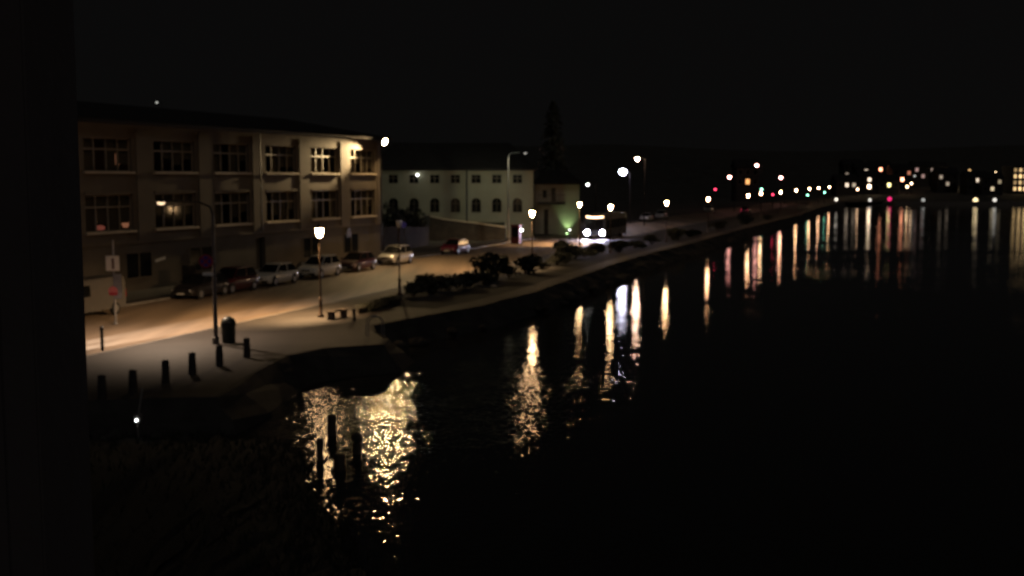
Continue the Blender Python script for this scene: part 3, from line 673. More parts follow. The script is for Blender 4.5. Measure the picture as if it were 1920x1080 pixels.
# ================================================================== VEHICLES
def car(label, body_m='paint_white', suv=0.0, name='car', lit=False):
    o = thing(name, label, 'car', (0, 0, 0), 0, 'cars parked along the far kerb')
    hL = 2.15; W = .88 + .03 * suv; belt = .92 + .1 * suv; roofz = 1.44 + .22 * suv
    st = [(-hL, .78, .42, .80 + .08 * suv), (-hL + .12, .84, .3, belt - .02), (-1.5, W, .22, belt), (-.4, W, .2, belt), (.75, W, .2, belt - .01), (1.35, W - .01, .21, belt - .06), (1.85, W - .06, .24, belt - .16), (hL - .06, W - .16, .3, belt - .26), (hL, W - .24, .4, belt - .34)]
    mb = MB(); vs = []
    for y, ww, zb, zt in st:
        sec = [(ww * .9, zb), (ww, zb + .12), (ww, (zb + zt) / 2 + .05), (ww * .97, zt - .1), (ww * .86, zt), (ww * .4, zt + .02)]
        full = sec + [(-x, z) for x, z in reversed(sec)]
        vs += [(x, y, z) for x, z in full]
    k = 12; fs = []
    for i in range(len(st) - 1):
        for j in range(k): fs.append((i * k + j, i * k + (j + 1) % k, (i + 1) * k + (j + 1) % k, (i + 1) * k + j))
    fs += [tuple(range(k)), tuple(range((len(st) - 1) * k + k - 1, (len(st) - 1) * k - 1, -1))]
    body = mb.add(vs, fs).build('body', body_m, o, smooth=True)
    rb, rt, ft, fb = -1.95 + .0, -1.45 - .2 * suv, .22, 1.02
    bw, tw = W * .9, W * .7
    zb = belt - .02
    gh = MB().add([(-bw, rb, zb), (bw, rb, zb), (bw, fb, zb), (-bw, fb, zb), (-tw, rt, roofz - .04), (tw, rt, roofz - .04), (tw, ft, roofz - .04), (-tw, ft, roofz - .04)],
                  [(3, 2, 1, 0), (4, 5, 6, 7), (0, 1, 5, 4), (1, 2, 6, 5), (2, 3, 7, 6), (3, 0, 4, 7)])
    gh.build('cabin', body_m, o, bevel=.03)
    MB().box(-tw + .03, tw - .03, rt + .05, ft - .03, roofz - .045, roofz).build('roof', body_m, o, bevel=.035)
    def inset_quad(name, a, b_, c_, d_, k=.1, out=.012, ky=None):
        a, b_, c_, d_ = map(Vector, (a, b_, c_, d_)); n = (b_ - a).cross(d_ - a).normalized(); cen = (a + b_ + c_ + d_) / 4
        if n.dot(cen - Vector((0, -.4, 1.1))) < 0: n = -n
        q = [p + (cen - p) * k for p in (a, b_, c_, d_)]
        return MB().add([p + n * out for p in q] + [p - n * .01 for p in q], [(0, 1, 2, 3), (7, 6, 5, 4), (0, 4, 5, 1), (1, 5, 6, 2), (2, 6, 7, 3), (3, 7, 4, 0)]).build(name, 'carglass', o)
    zr = roofz - .04
    inset_quad('windscreen', (-bw, fb, zb), (bw, fb, zb), (tw, ft, zr), (-tw, ft, zr), .09)
    inset_quad('rear_window', (-bw, rb, zb), (bw, rb, zb), (tw, rt, zr), (-tw, rt, zr), .14)
    for s in (-1, 1):
        mbx, mtx = (rb + fb) / 2 - .05, (rt + ft) / 2 - .05
        inset_quad('side_window', (s * bw, fb, zb), (s * bw, mbx, zb), (s * tw, mtx, zr), (s * tw, ft, zr), .1)
        inset_quad('side_window', (s * bw, mbx, zb), (s * bw, rb, zb), (s * tw, rt, zr), (s * tw, mtx, zr), .12)
        m_ = MB().box(-.1, .1, -.06, .06, -.06, .07).build('mirror', body_m, o, bevel=.03, loc=(s * (W + .08), .72, belt + .05))
        h_ = MB().lathe([(.03, -.03), (.1, 0), (.085, .05)], 10, (0, 0, 0), 'y').build('headlight', 'lampglass' if not lit else 'head_glow', o, smooth=True, loc=(s * (W - .3), hL - .06, belt - .38))
        MB().box(-.12, .12, -.03, .03, -.09, .1).build('tail_light', 'taillamp', o, bevel=.02, loc=(s * (W - .24), -hL + .05, belt - .18))
        MB().box(-.015, .015, -.09, .09, -.015, .015).build('door_handle', body_m, o, bevel=.008, loc=(s * (W + .01), -.35, belt - .14))
    MB().box(-W + .12, W - .12, hL - .1, hL + .05, .3, .46).build('front_bumper', 'blackplastic', o, bevel=.04)
    MB().box(-W + .12, W - .12, -hL - .05, -hL + .12, .32, .52).build('rear_bumper', 'blackplastic', o, bevel=.04)
    MB().box(-.36, .36, hL + .0, hL + .03, belt - .42, belt - .32).build('grille', 'blackplastic', o, bevel=.01)
    MB().box(-.26, .26, hL + .051, hL + .06, .34, .44).build('number_plate', 'plate', o)
    for y in (-1.3, 1.32):
        for s in (-1, 1):
            MB().lathe([(.385, 0), (.385, .02)], 18, (s * (W - .012) - .01, y, .36), 'x').build('wheel_arch', 'blackplastic', o)
            wh = MB().lathe([(.2, -.1), (.32, -.1), (.34, -.06), (.34, .06), (.32, .1), (.2, .1)], 18, (0, 0, 0), 'x').build('wheel', 'tyre', o, smooth=True, loc=(s * (W - .08), y, .34))
            MB().lathe([(.03, .115), (.12, .105), (.2, .11)] if s > 0 else [(.2, -.11), (.12, -.105), (.03, -.115)], 12, (0, 0, 0), 'x').build('rim', 'rim', wh, smooth=True)
    return o
FACE = ROT + PI            # bonnet towards the camera
hatch = car('white hatchback parked at the far kerb, left of the white estate', 'paint_white', 0.25)
suv = car('white estate car parked behind the nearest lit lantern', 'paint_white', 0.85)
def carpos(u, n_off=1.05):
    # where the view column u crosses the parking line beside the far kerb
    s = 0
    best = min((abs((P(s_, fk(s_) - n_off).x / P(s_, fk(s_) - n_off).y) - (u - 960) / F), s_) for s_ in [30 + .1 * i for i in range(2200)])[1]
    return P(best, fk(best) - n_off, 1.005)
RF = ROT + PI + .06
hatch.location = carpos(512); hatch.rotation_euler = (0, 0, RF)
suv.location = carpos(597); suv.rotation_euler = (0, 0, RF)
W_ = M['paint_white']
GP = 'cars parked along the far kerb'
dup(hatch, 'black small car behind the blue sign, leftmost of the dark cars', carpos(375), RF, {W_: M['paint_black']})
dup(suv, 'very dark red tall car parked left of the white hatchback', carpos(432), RF, {W_: M['paint_darkred']})
dup(hatch, 'maroon car parked between the white estate and the silver car', carpos(668), RF, {W_: M['paint_maroon']})
dup(suv, 'silver car parked behind the unlit lantern post', carpos(741), RF, {W_: M['paint_silver']})
dup(hatch, 'bright red car parked alone by the low dark wall', carpos(853), RF, {W_: M['paint_red']})
dup(hatch, 'pale car parked far up the road, right of the bus', carpos(1212), RF, {W_: M['paint_silver']})
dup(suv, 'pale tall car farther up the road, under a lit lantern', carpos(1240), RF, {W_: M['paint_silver']})
dup(hatch, 'dim parked car far off, left of two, before the red tail lights', carpos(1346), RF, {W_: M['paint_silver']})
dup(suv, 'dim parked car far off, next to the red tail lights', carpos(1362), RF, {W_: M['paint_silver']})
tl = at(1399, 393, 240)
tc_ = dup(hatch, 'distant car driving away with two red tail lights lit', (tl.x, tl.y, 1.005), ROT, {W_: M['paint_black'], M['taillamp']: M['tail_glow']}, 'cars on the road')
# car just outside the left of the view: its beams light the near lane
hc = dup(hatch, 'car with lit headlights behind the near black wall', P(25.5, 36.9, 1.005), ROT - .03, {M['lampglass']: M['head_glow']}, 'cars on the road')
for s in (-1, 1): spot(hc, (s * .55, 2.16, .62), (s * .62 - .35, 16.5, 0), 230000, (1, .88, .76), 5.5, .5, .08, 'headlamp')
# van at the left, partly hidden by the near wall
def van():
    o = thing('van', 'grey panel van parked behind the white road sign, half hidden by the near wall', 'van', (0, 0, 0))
    pr = [(-2.5, .35), (2.35, .35), (2.5, .5), (2.48, .95), (2.0, 1.12), (1.25, 1.95), (1.0, 2.08), (-2.45, 2.1), (-2.52, 1.9)]
    mb = MB(); n = len(pr); ws = [.93] * n; ws[5] = .82; ws[6] = .78; ws[7] = .8; ws[8] = .88
    vs = [(ws[i], pr[i][0], pr[i][1]) for i in range(n)] + [(-ws[i], pr[i][0], pr[i][1]) for i in range(n)]
    mb.add(vs, [tuple(range(n)), tuple(range(2 * n - 1, n - 1, -1))] + [(i, n + i, n + (i + 1) % n, (i + 1) % n) for i in range(n)])
    mb.build('body', 'paint_grey', o, bevel=.05)
    MB().add([(-.78, 1.97, 1.17), (.78, 1.97, 1.17), (.7, 1.3, 1.92), (-.7, 1.3, 1.92), (-.78, 1.9, 1.1), (.78, 1.9, 1.1), (.7, 1.2, 1.9), (-.7, 1.2, 1.9)], [(0, 1, 2, 3), (7, 6, 5, 4), (0, 4, 5, 1), (1, 5, 6, 2), (2, 6, 7, 3), (3, 7, 4, 0)]).build('windscreen', 'carglass', o)
    for s in (-1, 1):
        MB().add([(s * .9, .45, 1.2), (s * .9, 1.7, 1.2), (s * .86, 1.2, 1.8), (s * .86, .45, 1.8), (s * .945, .45, 1.2), (s * .945, 1.7, 1.2), (s * .905, 1.2, 1.8), (s * .905, .45, 1.8)], [(0, 1, 2, 3), (7, 6, 5, 4), (0, 4, 5, 1), (1, 5, 6, 2), (2, 6, 7, 3), (3, 7, 4, 0)]).build('side_window', 'carglass', o)
        MB().lathe([(.03, -.03), (.12, 0), (.1, .05)], 10, (0, 0, 0), 'y').build('headlight', 'lampglass', o, smooth=True, loc=(s * .7, 2.46, .8))
        MB().box(-.06, .06, -.03, .03, -.2, .2).build('tail_light', 'taillamp', o, loc=(s * .82, -2.52, 1.1))
        MB().box(-.1, .1, -.05, .05, -.12, .12).build('mirror', 'blackplastic', o, bevel=.03, loc=(s * 1.05, 1.65, 1.3))
        for y in (-1.55, 1.6):
            wh = MB().lathe([(.2, -.1), (.33, -.1), (.35, -.06), (.35, .06), (.33, .1), (.2, .1)], 16, (0, 0, 0), 'x').build('wheel', 'tyre', o, smooth=True, loc=(s * .87, y, .35))
            MB().lathe([(.03, .115), (.12, .105), (.2, .11)] if s > 0 else [(.2, -.11), (.12, -.105), (.03, -.115)], 12, (0, 0, 0), 'x').build('rim', 'rim', wh)
    MB().box(-.9, .9, 2.42, 2.56, .36, .6).build('bumper', 'blackplastic', o, bevel=.04)
    return o
v_ = van(); v_.location = carpos(150, 1.1); v_.rotation_euler = (0, 0, RF)
# bus
def bus():
    o = thing('bus', 'bus driving towards the camera with glowing headlights and destination display', 'bus', (0, 0, 0))
    W = 1.25; L = 11.6; H = 3.05
    MB().box(-W, W, -L, 0, .32, H).build('body', 'bus_paint', o, bevel=.13, seg=3)
    MB().add([(-1.1, .012, 1.12), (1.1, .012, 1.12), (1.08, .012, 2.46), (-1.08, .012, 2.46), (-1.1, -.05, 1.12), (1.1, -.05, 1.12), (1.08, -.05, 2.46), (-1.08, -.05, 2.46)], [(0, 1, 2, 3), (7, 6, 5, 4), (0, 4, 5, 1), (1, 5, 6, 2), (2, 6, 7, 3), (3, 7, 4, 0)]).build('windscreen', 'carglass', o)
    MB().box(-.02, .02, .013, .03, 1.15, 2.4).build('windscreen_divider', 'blackplastic', o)
    dsp = MB()
    n = 12
    for i in range(n):      # display curves down a little in its middle
        xa, xb = -1.12 + 2.24 * i / n, -1.12 + 2.24 * (i + 1) / n
        za, zb = 2.58 + .1 * (xa / 1.12) ** 2, 2.58 + .1 * (xb / 1.12) ** 2
        dsp.add([(xa, .014, za), (xb, .014, zb), (xb, .014, zb + .24), (xa, .014, za + .24), (xa, -.03, za), (xb, -.03, zb), (xb, -.03, zb + .24), (xa, -.03, za + .24)], [(0, 1, 2, 3), (7, 6, 5, 4), (0, 4, 5, 1), (1, 5, 6, 2), (2, 6, 7, 3), (3, 7, 4, 0)])
    dsp.build('destination_display', 'sign_glow', o)
    MB().box(-1.24, 1.24, -.1, .06, .33, .5).build('bumper', 'blackplastic', o, bevel=.04)
    MB().box(-.3, .3, .061, .068, .37, .47).build('number_plate', 'plate', o)
    for s in (-1, 1):
        hd = MB().lathe([(.34, -.04), (.34, .02)], 14, (0, 0, 0), 'y').build('headlight', 'blackplastic', o, loc=(s * .98, .0, .82))
        MB().lathe([(.31, .022), (.27, .06), (.04, .08)], 14, (0, 0, 0), 'y').build('lens', 'head_glow', hd, smooth=True)
        spot(o, (s * .98, .1, .82), (s * .9, 11.0, -.3), 1300, (.9, .88, 1.0), 50, .8, .12, 'headlamp')
        for i in range(6):
            y1 = -.9 - i * 1.75
            f = MB().box(s * 1.23 if s > 0 else -1.262, 1.262 if s > 0 else -1.23, y1 - 1.65, y1, 1.25, 2.4).build('side_window', 'carglass', o)
        mm = MB().path([(s * 1.1, -.05, 2.75), (s * 1.42, .3, 2.7), (s * 1.45, .32, 2.3)], .025, 6).build('mirror_arm', 'blackplastic', o)
        MB().box(s * 1.45 - .11, s * 1.45 + .11, .28, .36, 1.9, 2.3).build('mirror', 'blackplastic', mm, bevel=.03)
        for y in (-2.6, -8.6):
            wh = MB().lathe([(.3, -.14), (.47, -.14), (.5, -.08), (.5, .08), (.47, .14), (.3, .14)], 18, (0, 0, 0), 'x').build('wheel', 'tyre', o, smooth=True, loc=(s * 1.13, y, .5))
            MB().lathe([(.05, .15), (.2, .145), (.3, .15)] if s > 0 else [(.3, -.15), (.2, -.145), (.05, -.15)], 12, (0, 0, 0), 'x').build('rim', 'rim', wh)
        MB().box(s * .3 - .02, s * .3 + .4, .016, .03, 1.12, 1.15).build('wiper', 'blackplastic', o)
    MB().box(-1.0, 1.0, -9, -2, H - .002, H + .16).build('roof_unit', 'bus_paint', o, bevel=.05)
    return o
bs = bus(); bp_ = at(1115, 450, 139); bs.location = (bp_.x, bp_.y, 1.005); bs.rotation_euler = (0, 0, ROT + PI + .05)

# ================================================================== QUAY FURNITURE
def stone_post(loc, label):
    o = thing('bollard', label, 'bollard', loc, random.uniform(-.2, .2), 'bollards along the quay edge')
    return o
BOL = [(192, 748, 'leftmost dark stone bollard, closest to the black wall'),
       (250, 737, 'second dark bollard from the black wall, behind the small spot lamp'),
       (311, 717, 'third dark bollard from the black wall'),
       (361, 701, 'fourth dark bollard from the black wall'),
       (412, 686, 'dark bollard below the grey street light, fifth in the row'),
       (463, 670, 'last dark bollard of the row, below the round bin')]
pm = MB().lathe([(.15, 0), (.155, .05), (.14, .55), (.145, .62), (.12, .72)], 10).mesh('post', 'stonepost', smooth=True)
cm = MB().lathe([(.125, .721), (.14, .74), (.13, .79), (.05, .83), (.01, .835)], 10).mesh('cap', 'stonepost', smooth=True)
for u, v, lab in BOL:
    o = stone_post(ground(u, v, PVZ), lab); put(pm, 'post', o); put(cm, 'cap', o)
# kerb bollard, thin
kb = tag(MB().lathe([(.07, 0), (.07, .9), (.09, .92), (.09, 1.0), (.03, 1.06)], 10).build('kerb_post', 'blackplastic', None, loc=ground(192, 657, PVZ), smooth=True), 'thin dark post at the kerb in the headlight beam', 'post')
# round bin
bn = thing('litter_bin', 'dark round litter bin with domed lid beside the grey street light', 'bin', ground(429, 643, PVZ))
MB().lathe([(.27, 0), (.3, .04), (.32, .78), (.33, .8)], 18).build('body', 'binpaint', bn, smooth=True)
MB().lathe([(.345, .802), (.345, .86), (.33, .98), (.27, 1.1), (.15, 1.18), (.02, 1.21)], 18).build('lid', 'binpaint', bn, smooth=True)
MB().box(-.17, .17, -.36, -.3, .86, .98).build('opening', 'blackplastic', bn)
# bench and a short post by the planting
bp = ground(633, 597, PVZ)
be = thing('bench', 'low dark wooden bench at the end of the planting strip', 'bench', bp, ROT + PI / 2)
for i in range(4): MB().box(-.8, .8, -.21 + i * .11, -.12 + i * .11, .4, .45).build('slat', 'wood', be, bevel=.006)
for x in (-.62, .62):
    MB().box(x - .05, x + .05, -.2, .2, 0, .398).build('leg', 'stonepost', be, bevel=.01)
tag(MB().lathe([(.09, 0), (.085, .5), (.1, .54), (.1, .62), (.03, .66)], 10).build('bollard', 'stonepost', None, loc=ground(664, 602, PVZ), smooth=True), 'single short bollard right of the low bench', 'bollard')
# quay ladder with bent handrails
ld = thing('quay_ladder', 'pale steel ladder rails bent over the point of the quay', 'ladder', ground(709, 630, PVZ), -1.2)
for x in (-.22, .22): MB().path([(x, -.55, 0), (x, -.5, .75), (x, -.3, .95), (x, 0, .95), (x, .22, .75), (x, .28, -1.6)], .026, 6).build('handrail', 'galv', ld)
for i in range(5): MB().tube((-.22, .27, -.15 - i * .28), (.22, .27, -.15 - i * .28), .016, .016, 6).build('rung', 'galv', ld)
# no parking sign held on the grey street light
pb = ground(405, 645, PVZ); sp = at(386, 490, pb.y - .1)
ns = thing('no_parking_sign', 'round blue no stopping sign with red ring on the grey street light', 'sign', sp)
MB().lathe([(.3, -.012), (.3, .012)], 24, (0, 0, 0), 'y').build('ring', 'sign_red', ns)
MB().lathe([(.235, -.02), (.235, -.012)], 24, (0, 0, 0), 'y').build('disc', 'sign_blue', ns)
for a_ in (PI / 4, -PI / 4):
    c_, s_ = math.cos(a_), math.sin(a_); q = lambda x, z, y: (x * c_ - z * s_, y, x * s_ + z * c_)
    MB().add([q(-.24, -.035, -.026), q(.24, -.035, -.026), q(.24, .035, -.026), q(-.24, .035, -.026), q(-.24, -.035, -.021), q(.24, -.035, -.021), q(.24, .035, -.021), q(-.24, .035, -.021)], [(3, 2, 1, 0), (4, 5, 6, 7), (0, 1, 5, 4), (1, 2, 6, 5), (2, 3, 7, 6), (3, 0, 4, 7)]).build('bar', 'sign_red', ns)
MB().box(-.16, .3, -.015, .01, -.64, -.5).build('plate', 'sign_white', ns)
MB().box(.2, .45, -.005, .02, -.03, .03).box(.28, .45, -.005, .02, -.6, -.54).build('bracket', 'galv', ns)
# white sign on a post standing in the road
rs = thing('road_sign', 'tall road sign with white square panel, beside the near wall', 'sign', ground(217, 608, 1.0))
y_ = rs.location.y
def rz_(v): return at(213, v, y_).z - 1.0
MB().lathe([(.13, 0), (.13, .1), (.05, .14)], 10).build('base', 'galv', rs)
MB().tube((0, 0, .14), (0, 0, rz_(450)), .06, .05, 10).build('post', 'galv', rs)
MB().box(-.38, .34, -.11, -.065, rz_(508), rz_(479)).build('panel', 'sign_white', rs, bevel=.06)
MB().box(-.07, .07, -.118, -.111, rz_(504), rz_(484)).build('symbol', 'sign_dark', rs)
MB().box(-.04, .42, -.09, -.06, rz_(560), rz_(513)).build('grey_panel', 'galv', rs, bevel=.02)
MB().lathe([(.24, -.02), (.24, .0)], 18, (-.04, -.1, rz_(545)), 'y').build('round_sign', 'sign_pink', rs)
MB().box(-.24, .2, -.128, -.121, rz_(553), rz_(548)).build('red_band', 'sign_red', rs)
rp = ground(193, 590, 1.0)
rb_ = thing('warning_barrier', 'dull red round barrier sign left of the tall white road sign', 'sign', rp)
MB().tube((0, 0, 0), (0, 0, 1.1), .04, .04, 8).build('post', 'darkmetal', rb_)
MB().lathe([(.34, -.02), (.34, .0)], 18, (0, -.05, 1.05), 'y').build('disc', 'red_paint', rb_)
MB().lathe([(.2, 0), (.2, .08), (.06, .1)], 10).build('base', 'blackplastic', rb_)
# street cabinet beside the dark car
cpp = carpos(352, -.9); cpp.z = PVZ
cb2 = thing('utility_cabinet', 'tall dark cabinet on the pavement left of the black car', 'cabinet', cpp, ROT + PI / 2)
MB().box(-.38, .38, -.25, .25, .08, 1.7).build('body', 'blackplastic', cb2, bevel=.02); MB().box(-.4, .4, -.28, .28, 1.7, 1.76).build('lid', 'blackplastic', cb2, bevel=.01)
MB().box(-.34, .34, -.262, -.251, .14, 1.62).build('door', 'paint_black', cb2); MB().box(-.4, .4, -.27, .27, 0, .079).build('plinth', 'stonepost', cb2)
# dark red kiosk beside the road
kp = at(968, 458, 129); kp.z = 1.02
ki = thing('kiosk', 'narrow dark red kiosk across the road, under the dim street light', 'kiosk', kp, ROT)
MB().box(-.5, .5, -.45, .45, .1, 2.1).build('body', 'red_paint', ki, bevel=.03); MB().box(-.55, .55, -.5, .5, 2.1, 2.22).build('roof', 'red_paint', ki, bevel=.03)
MB().box(-.36, .36, -.462, -.451, .8, 1.9).build('window', 'carglass', ki); MB().box(-.54, .54, -.49, .49, 0, .099).build('plinth', 'stonepost', ki)
# thin sign pole at the far kerb by the silver car
q = carpos(757, -.5); q.z = PVZ
s3 = thing('sign_post', 'thin dark sign post at the far kerb behind the silver car', 'sign', q)
MB().tube((0, 0, 0), (0, 0, 3.4), .04, .035, 8).build('post', 'darkmetal', s3); MB().lathe([(.28, -.015), (.28, .01)], 18, (0, -.05, 3.1), 'y').build('disc', 'sign_blue', s3)
# small spot lamp on a leaning stake at the bank
q = ground(258, 800, .75)
sl = thing('spot_lamp', 'small white lamp on a leaning pale stake at the foot of the quay', 'lamp', q)
hs = at(258, 787, q.y).z - q.z
MB().tube((.02, 0, -.4), (-.02, 0, hs - .08), .03, .025, 8).build('stake', 'galv', sl)
MB().tube((-.01, .08, hs + .05), (.09, .3, hs + .95), .03, .03, 8).build('strut', 'galv', sl)
MB().lathe([(.12, -.1), (.15, .1), (.14, .16)], 12, (0, .06, hs)).build('housing', 'galv', sl, smooth=True)
MB().lathe([(.03, -.06), (.04, 0), (.02, .02)], 10, (0, -.08, hs), 'y').build('lens', 'small_white', sl, smooth=True)
# mooring piles in the water
for i, (u, v0, v1, r, lab) in enumerate([(600, 863, 803, .11, 'slim wooden pile standing in the glittering water, leftmost'),
                                      (622, 816, 760, .16, 'thick wooden pile behind the slim pile, nearest the quay'),
                                      (637, 880, 838, .19, 'thick low pile in front, nearest the camera'),
                                      (670, 850, 815, .15, 'round headed pile at the right of the group')]):
    q = ground(u, v0, 0.0); hgt = at(u, v1, q.y).z * .66
    pl = thing('mooring_pile', lab, 'pile', q, 0, 'wooden piles in the water')
    MB().lathe([(r, -1.2), (r * 1.02, 0), (r * .94, hgt * .7), (r * .9, hgt - .05)], 10).build('post', 'wood', pl, smooth=True)
    if i == 3: MB().lathe([(r * .6, hgt - .049), (r * 1.25, hgt + .02), (r * 1.3, hgt + .12), (r * .8, hgt + .24), (.02, hgt + .27)], 10).build('cap', 'stonepost', pl, smooth=True)
    else: MB().lathe([(r * .95, hgt - .049), (r * .95, hgt - .01), (r * .5, hgt + .03)], 10).build('cap', 'wood', pl)

# ================================================================== PLANTING
def leaf_mesh(name, n, rx, ry, rz, size, m, lumps=6, seed=0):
    rnd = random.Random(seed); mb = MB()
    cs = [(rnd.uniform(-.55, .55) * rx, rnd.uniform(-.55, .55) * ry, rz * rnd.uniform(.45, 1.2), rnd.uniform(.4, .7)) for _ in range(lumps)]
    for i in range(n):
        c = cs[i % lumps]; d = Vector((rnd.gauss(0, 1), rnd.gauss(0, 1), rnd.gauss(0, 1))).normalized() * (rnd.random() ** .4) * c[3]
        p = Vector((c[0] + d.x * rx, c[1] + d.y * ry, max(.05, c[2] + d.z * rz)))
        a = Vector((rnd.gauss(0, 1), rnd.gauss(0, 1), rnd.gauss(0, 1))).normalized(); b_ = a.orthogonal().normalized(); k = size * rnd.uniform(.6, 1.3)
        mb.add([p - a * k, p + b_ * k * .45, p + a * k, p - b_ * k * .45], [(0, 1, 2, 3)])
    return mb.mesh(name, m)
SHR = [leaf_mesh('foliage', 900, .95, .95, .55, .11, 'leaf', 7, k) for k in range(3)]
def stems(seed, h):
    rnd = random.Random(seed); mb = MB()
    for i in range(6):
        a = rnd.uniform(0, 6.28); mb.tube((0, 0, -.05), (.45 * math.cos(a), .45 * math.sin(a), h), .025, .01, 5)
    return mb.mesh('stems', 'bark')
STM = [stems(k, .6) for k in range(3)]
SHRUBS = [(775, 556, .8, 'rounded dark shrub first after the unlit lantern post'), (808, 551, 1.0, 'dark shrub second after the unlit lantern post'), (842, 545, 1.25, 'broad dark shrub before the bright red car'),
          (873, 540, 1.0, 'low dark shrub between the broad one and the tallest one'), (928, 526, 1.45, 'tallest dark shrub left of the lit lantern post'), (905, 534, 1.1, 'shrub leaning on the left side of the tallest shrub'), (955, 521, .85, 'small dark shrub right of the tallest shrub'),
          (985, 514, 1.15, 'dark upright shrub just left of the lantern post among the shrubs'), (1016, 505, .8, 'low shrub just right of the lantern post among the shrubs'), (1045, 498, .95, 'dark shrub below the small white house'), (1066, 487, 1.35, 'large dark shrub in front of the bus headlight glow, left'),
          (1095, 483, 1.1, 'dark shrub below the left bus headlight'), (1120, 478, 1.0, 'dark shrub below the right bus headlight'), (1160, 473, .9, 'low shrub right of the bus headlight glow'), (1190, 466, 1.05, 'shrub on the bank below the first pale distant car'),
          (1222, 459, 1.0, 'shrub on the bank below the second pale distant car'), (1262, 450, 1.15, 'dark shrub left on the far bank by the grass verge'), (1300, 444, 1.2, 'dark shrub in the middle of the far bank'), (1345, 432, 1.2, 'dark shrub below the two dim distant cars'), (1400, 421, 1.4, 'dark shrub below the red tail lights'), (1440, 412, 1.2, 'last dark shrub on the far bank')]
for i, (u, v, k, lab) in enumerate(SHRUBS):
    o = thing('shrub', lab, 'shrub', ground(u, v, PVZ), i * 1.3, 'shrubs along the waterfront'); k *= 1.15; o.scale = (k, k, k * (1.08 + .25 * math.sin(i * 2.1)))
    put(SHR[i % 3], 'foliage', o); put(STM[i % 3], 'stems', o)
# low hedge at the front of the strip
hg = leaf_mesh('foliage', 1300, 3.0, .6, .35, .09, 'leaf', 16, 11)
q1 = P(58.5, edge_n(58.5) + 2.4, PVZ)
ho = thing('hedge', 'low dark hedge strip right of the bench, beside the lamp path', 'hedge', ground(712, 579, PVZ), ROT + PI / 2 + .04); put(hg, 'foliage', ho); put(MB().box(-2.6, 2.6, -.06, .06, 0, .3).mesh('branches', 'bark'), 'branches', ho)
# ivy bushes on the low wall, left of the cream building
BSH = leaf_mesh('foliage', 1100, 1.3, 1.1, 1.1, .16, 'leaf', 8, 5); BST = stems(9, 1.2)
for i, (u, v, Y, k, lab) in enumerate([(735, 424, 126, 1.25, 'dark bush next to the long building corner'), (757, 422, 127, 1.15, 'dark bush in the middle of the three behind the low wall'), (782, 420, 129, 1.1, 'dark bush below the cream building wall lamp')]):
    q = at(u, v, Y); o = thing('bush', lab, 'bush', (q.x, q.y, 1.0), i * 2.0, 'bushes behind the low wall'); o.scale = (k * 1.2, k * 1.2, k * 1.9); put(BSH, 'foliage', o); put(BST, 'stems', o)
# tall conifer behind the small house
def conifer(label, loc, H, R):
    o = thing('conifer_tree', label, 'tree', loc)
    MB().tube((0, 0, -.3), (0, 0, H * .97), .28, .03, 8).build('trunk', 'bark', o)
    rnd = random.Random(3); mb = MB()
    for i in range(460):
        t = (i / 460) ** .85; z = H * (.1 + .9 * t); r = R * (1 - t) ** .55 * rnd.uniform(.55, 1.1) + .15; a = rnd.uniform(0, 6.28)
        tip = Vector((math.cos(a) * r, math.sin(a) * r, z - r * .28)); base = Vector((0, 0, z))
        for k in range(9):
            f = rnd.uniform(.2, 1); p = base.lerp(tip, f); d = Vector((rnd.gauss(0, .3), rnd.gauss(0, .3), rnd.gauss(-.15, .2))) + (tip - base).normalized() * .6; d.normalize()
            s_ = Vector((-math.sin(a), math.cos(a), rnd.uniform(-.5, .5))).normalized(); kk = rnd.uniform(.35, .7)
            mb.add([p - d * kk, p + s_ * kk * .3, p + d * kk, p - s_ * kk * .3], [(0, 1, 2, 3)])
    mb.build('crown', 'needle', o); return o
q = at(1037, 330, 162); conifer('tall thin conifer rising behind the small white house', (q.x, q.y, 1.0), at(1037, 192, 162).z - 1.0, 3.0)
# boulders at the foot of the quay, lower left
def boulder_mesh(seed):
    rnd = random.Random(seed); bm = bmesh.new(); bmesh.ops.create_icosphere(bm, subdivisions=2, radius=1)
    ph = [rnd.uniform(0, 6) for _ in range(6)]
    for v in bm.verts:
        c = v.co; k = 1 + .16 * math.sin(3 * c.x + ph[0]) + .13 * math.sin(4 * c.y + ph[1]) + .12 * math.sin(3.5 * c.z + ph[2]) + rnd.uniform(-.06, .06); v.co = Vector((c.x * k, c.y * k * .85, c.z * k * .7))
    me = bpy.data.meshes.new('boulder'); bm.to_mesh(me); bm.free(); me.materials.append(M['rock']); return me
BM = [boulder_mesh(k) for k in range(3)]
BLD = [(175, 775, .75), (212, 790, .6), (240, 805, .5), (285, 786, .62), (318, 800, .55), (350, 782, .5), (378, 795, .45), (300, 825, .5), (195, 825, .7), (255, 840, .55), (340, 835, .42)]
for i, (u, v, r) in enumerate(BLD):
    q = ground(u, v, .15); o = put(BM[i % 3], 'boulder', None, q, i * 1.7); o.scale = (r, r, r)
    tag(o, 'dark boulder in the heap at the foot of the quay, below the bollards', 'boulder', 'boulders at the foot of the quay')
rr_ = random.Random(9); RIP = 'stones along the foot of the quay'
for i in range(60):
    p = fine[rr_.randrange(8, min(len(fine), 88))]; k = fine.index(p); q = offset(fine, .5 + rr_.random() * 1.1)[k]
    o = put(BM[i % 3], 'boulder', None, (q.x + rr_.uniform(-.3, .3), q.y + rr_.uniform(-.3, .3), rr_.uniform(.05, .4)), rr_.uniform(0, 6)); f_ = rr_.uniform(.22, .5); o.scale = (f_, f_, f_)
    tag(o, 'dark stone half under the quay edge at the waterline of the cove', 'boulder', RIP)
pr_ = put(BM[1], 'boulder', None, ground(925, 538, PVZ), .4); pr_.scale = (.3, .22, .2); pr_.material_slots[0].link = 'OBJECT'; pr_.material_slots[0].material = M['sill']
tag(pr_, 'small pale boulder lying under the tallest shrub', 'boulder')

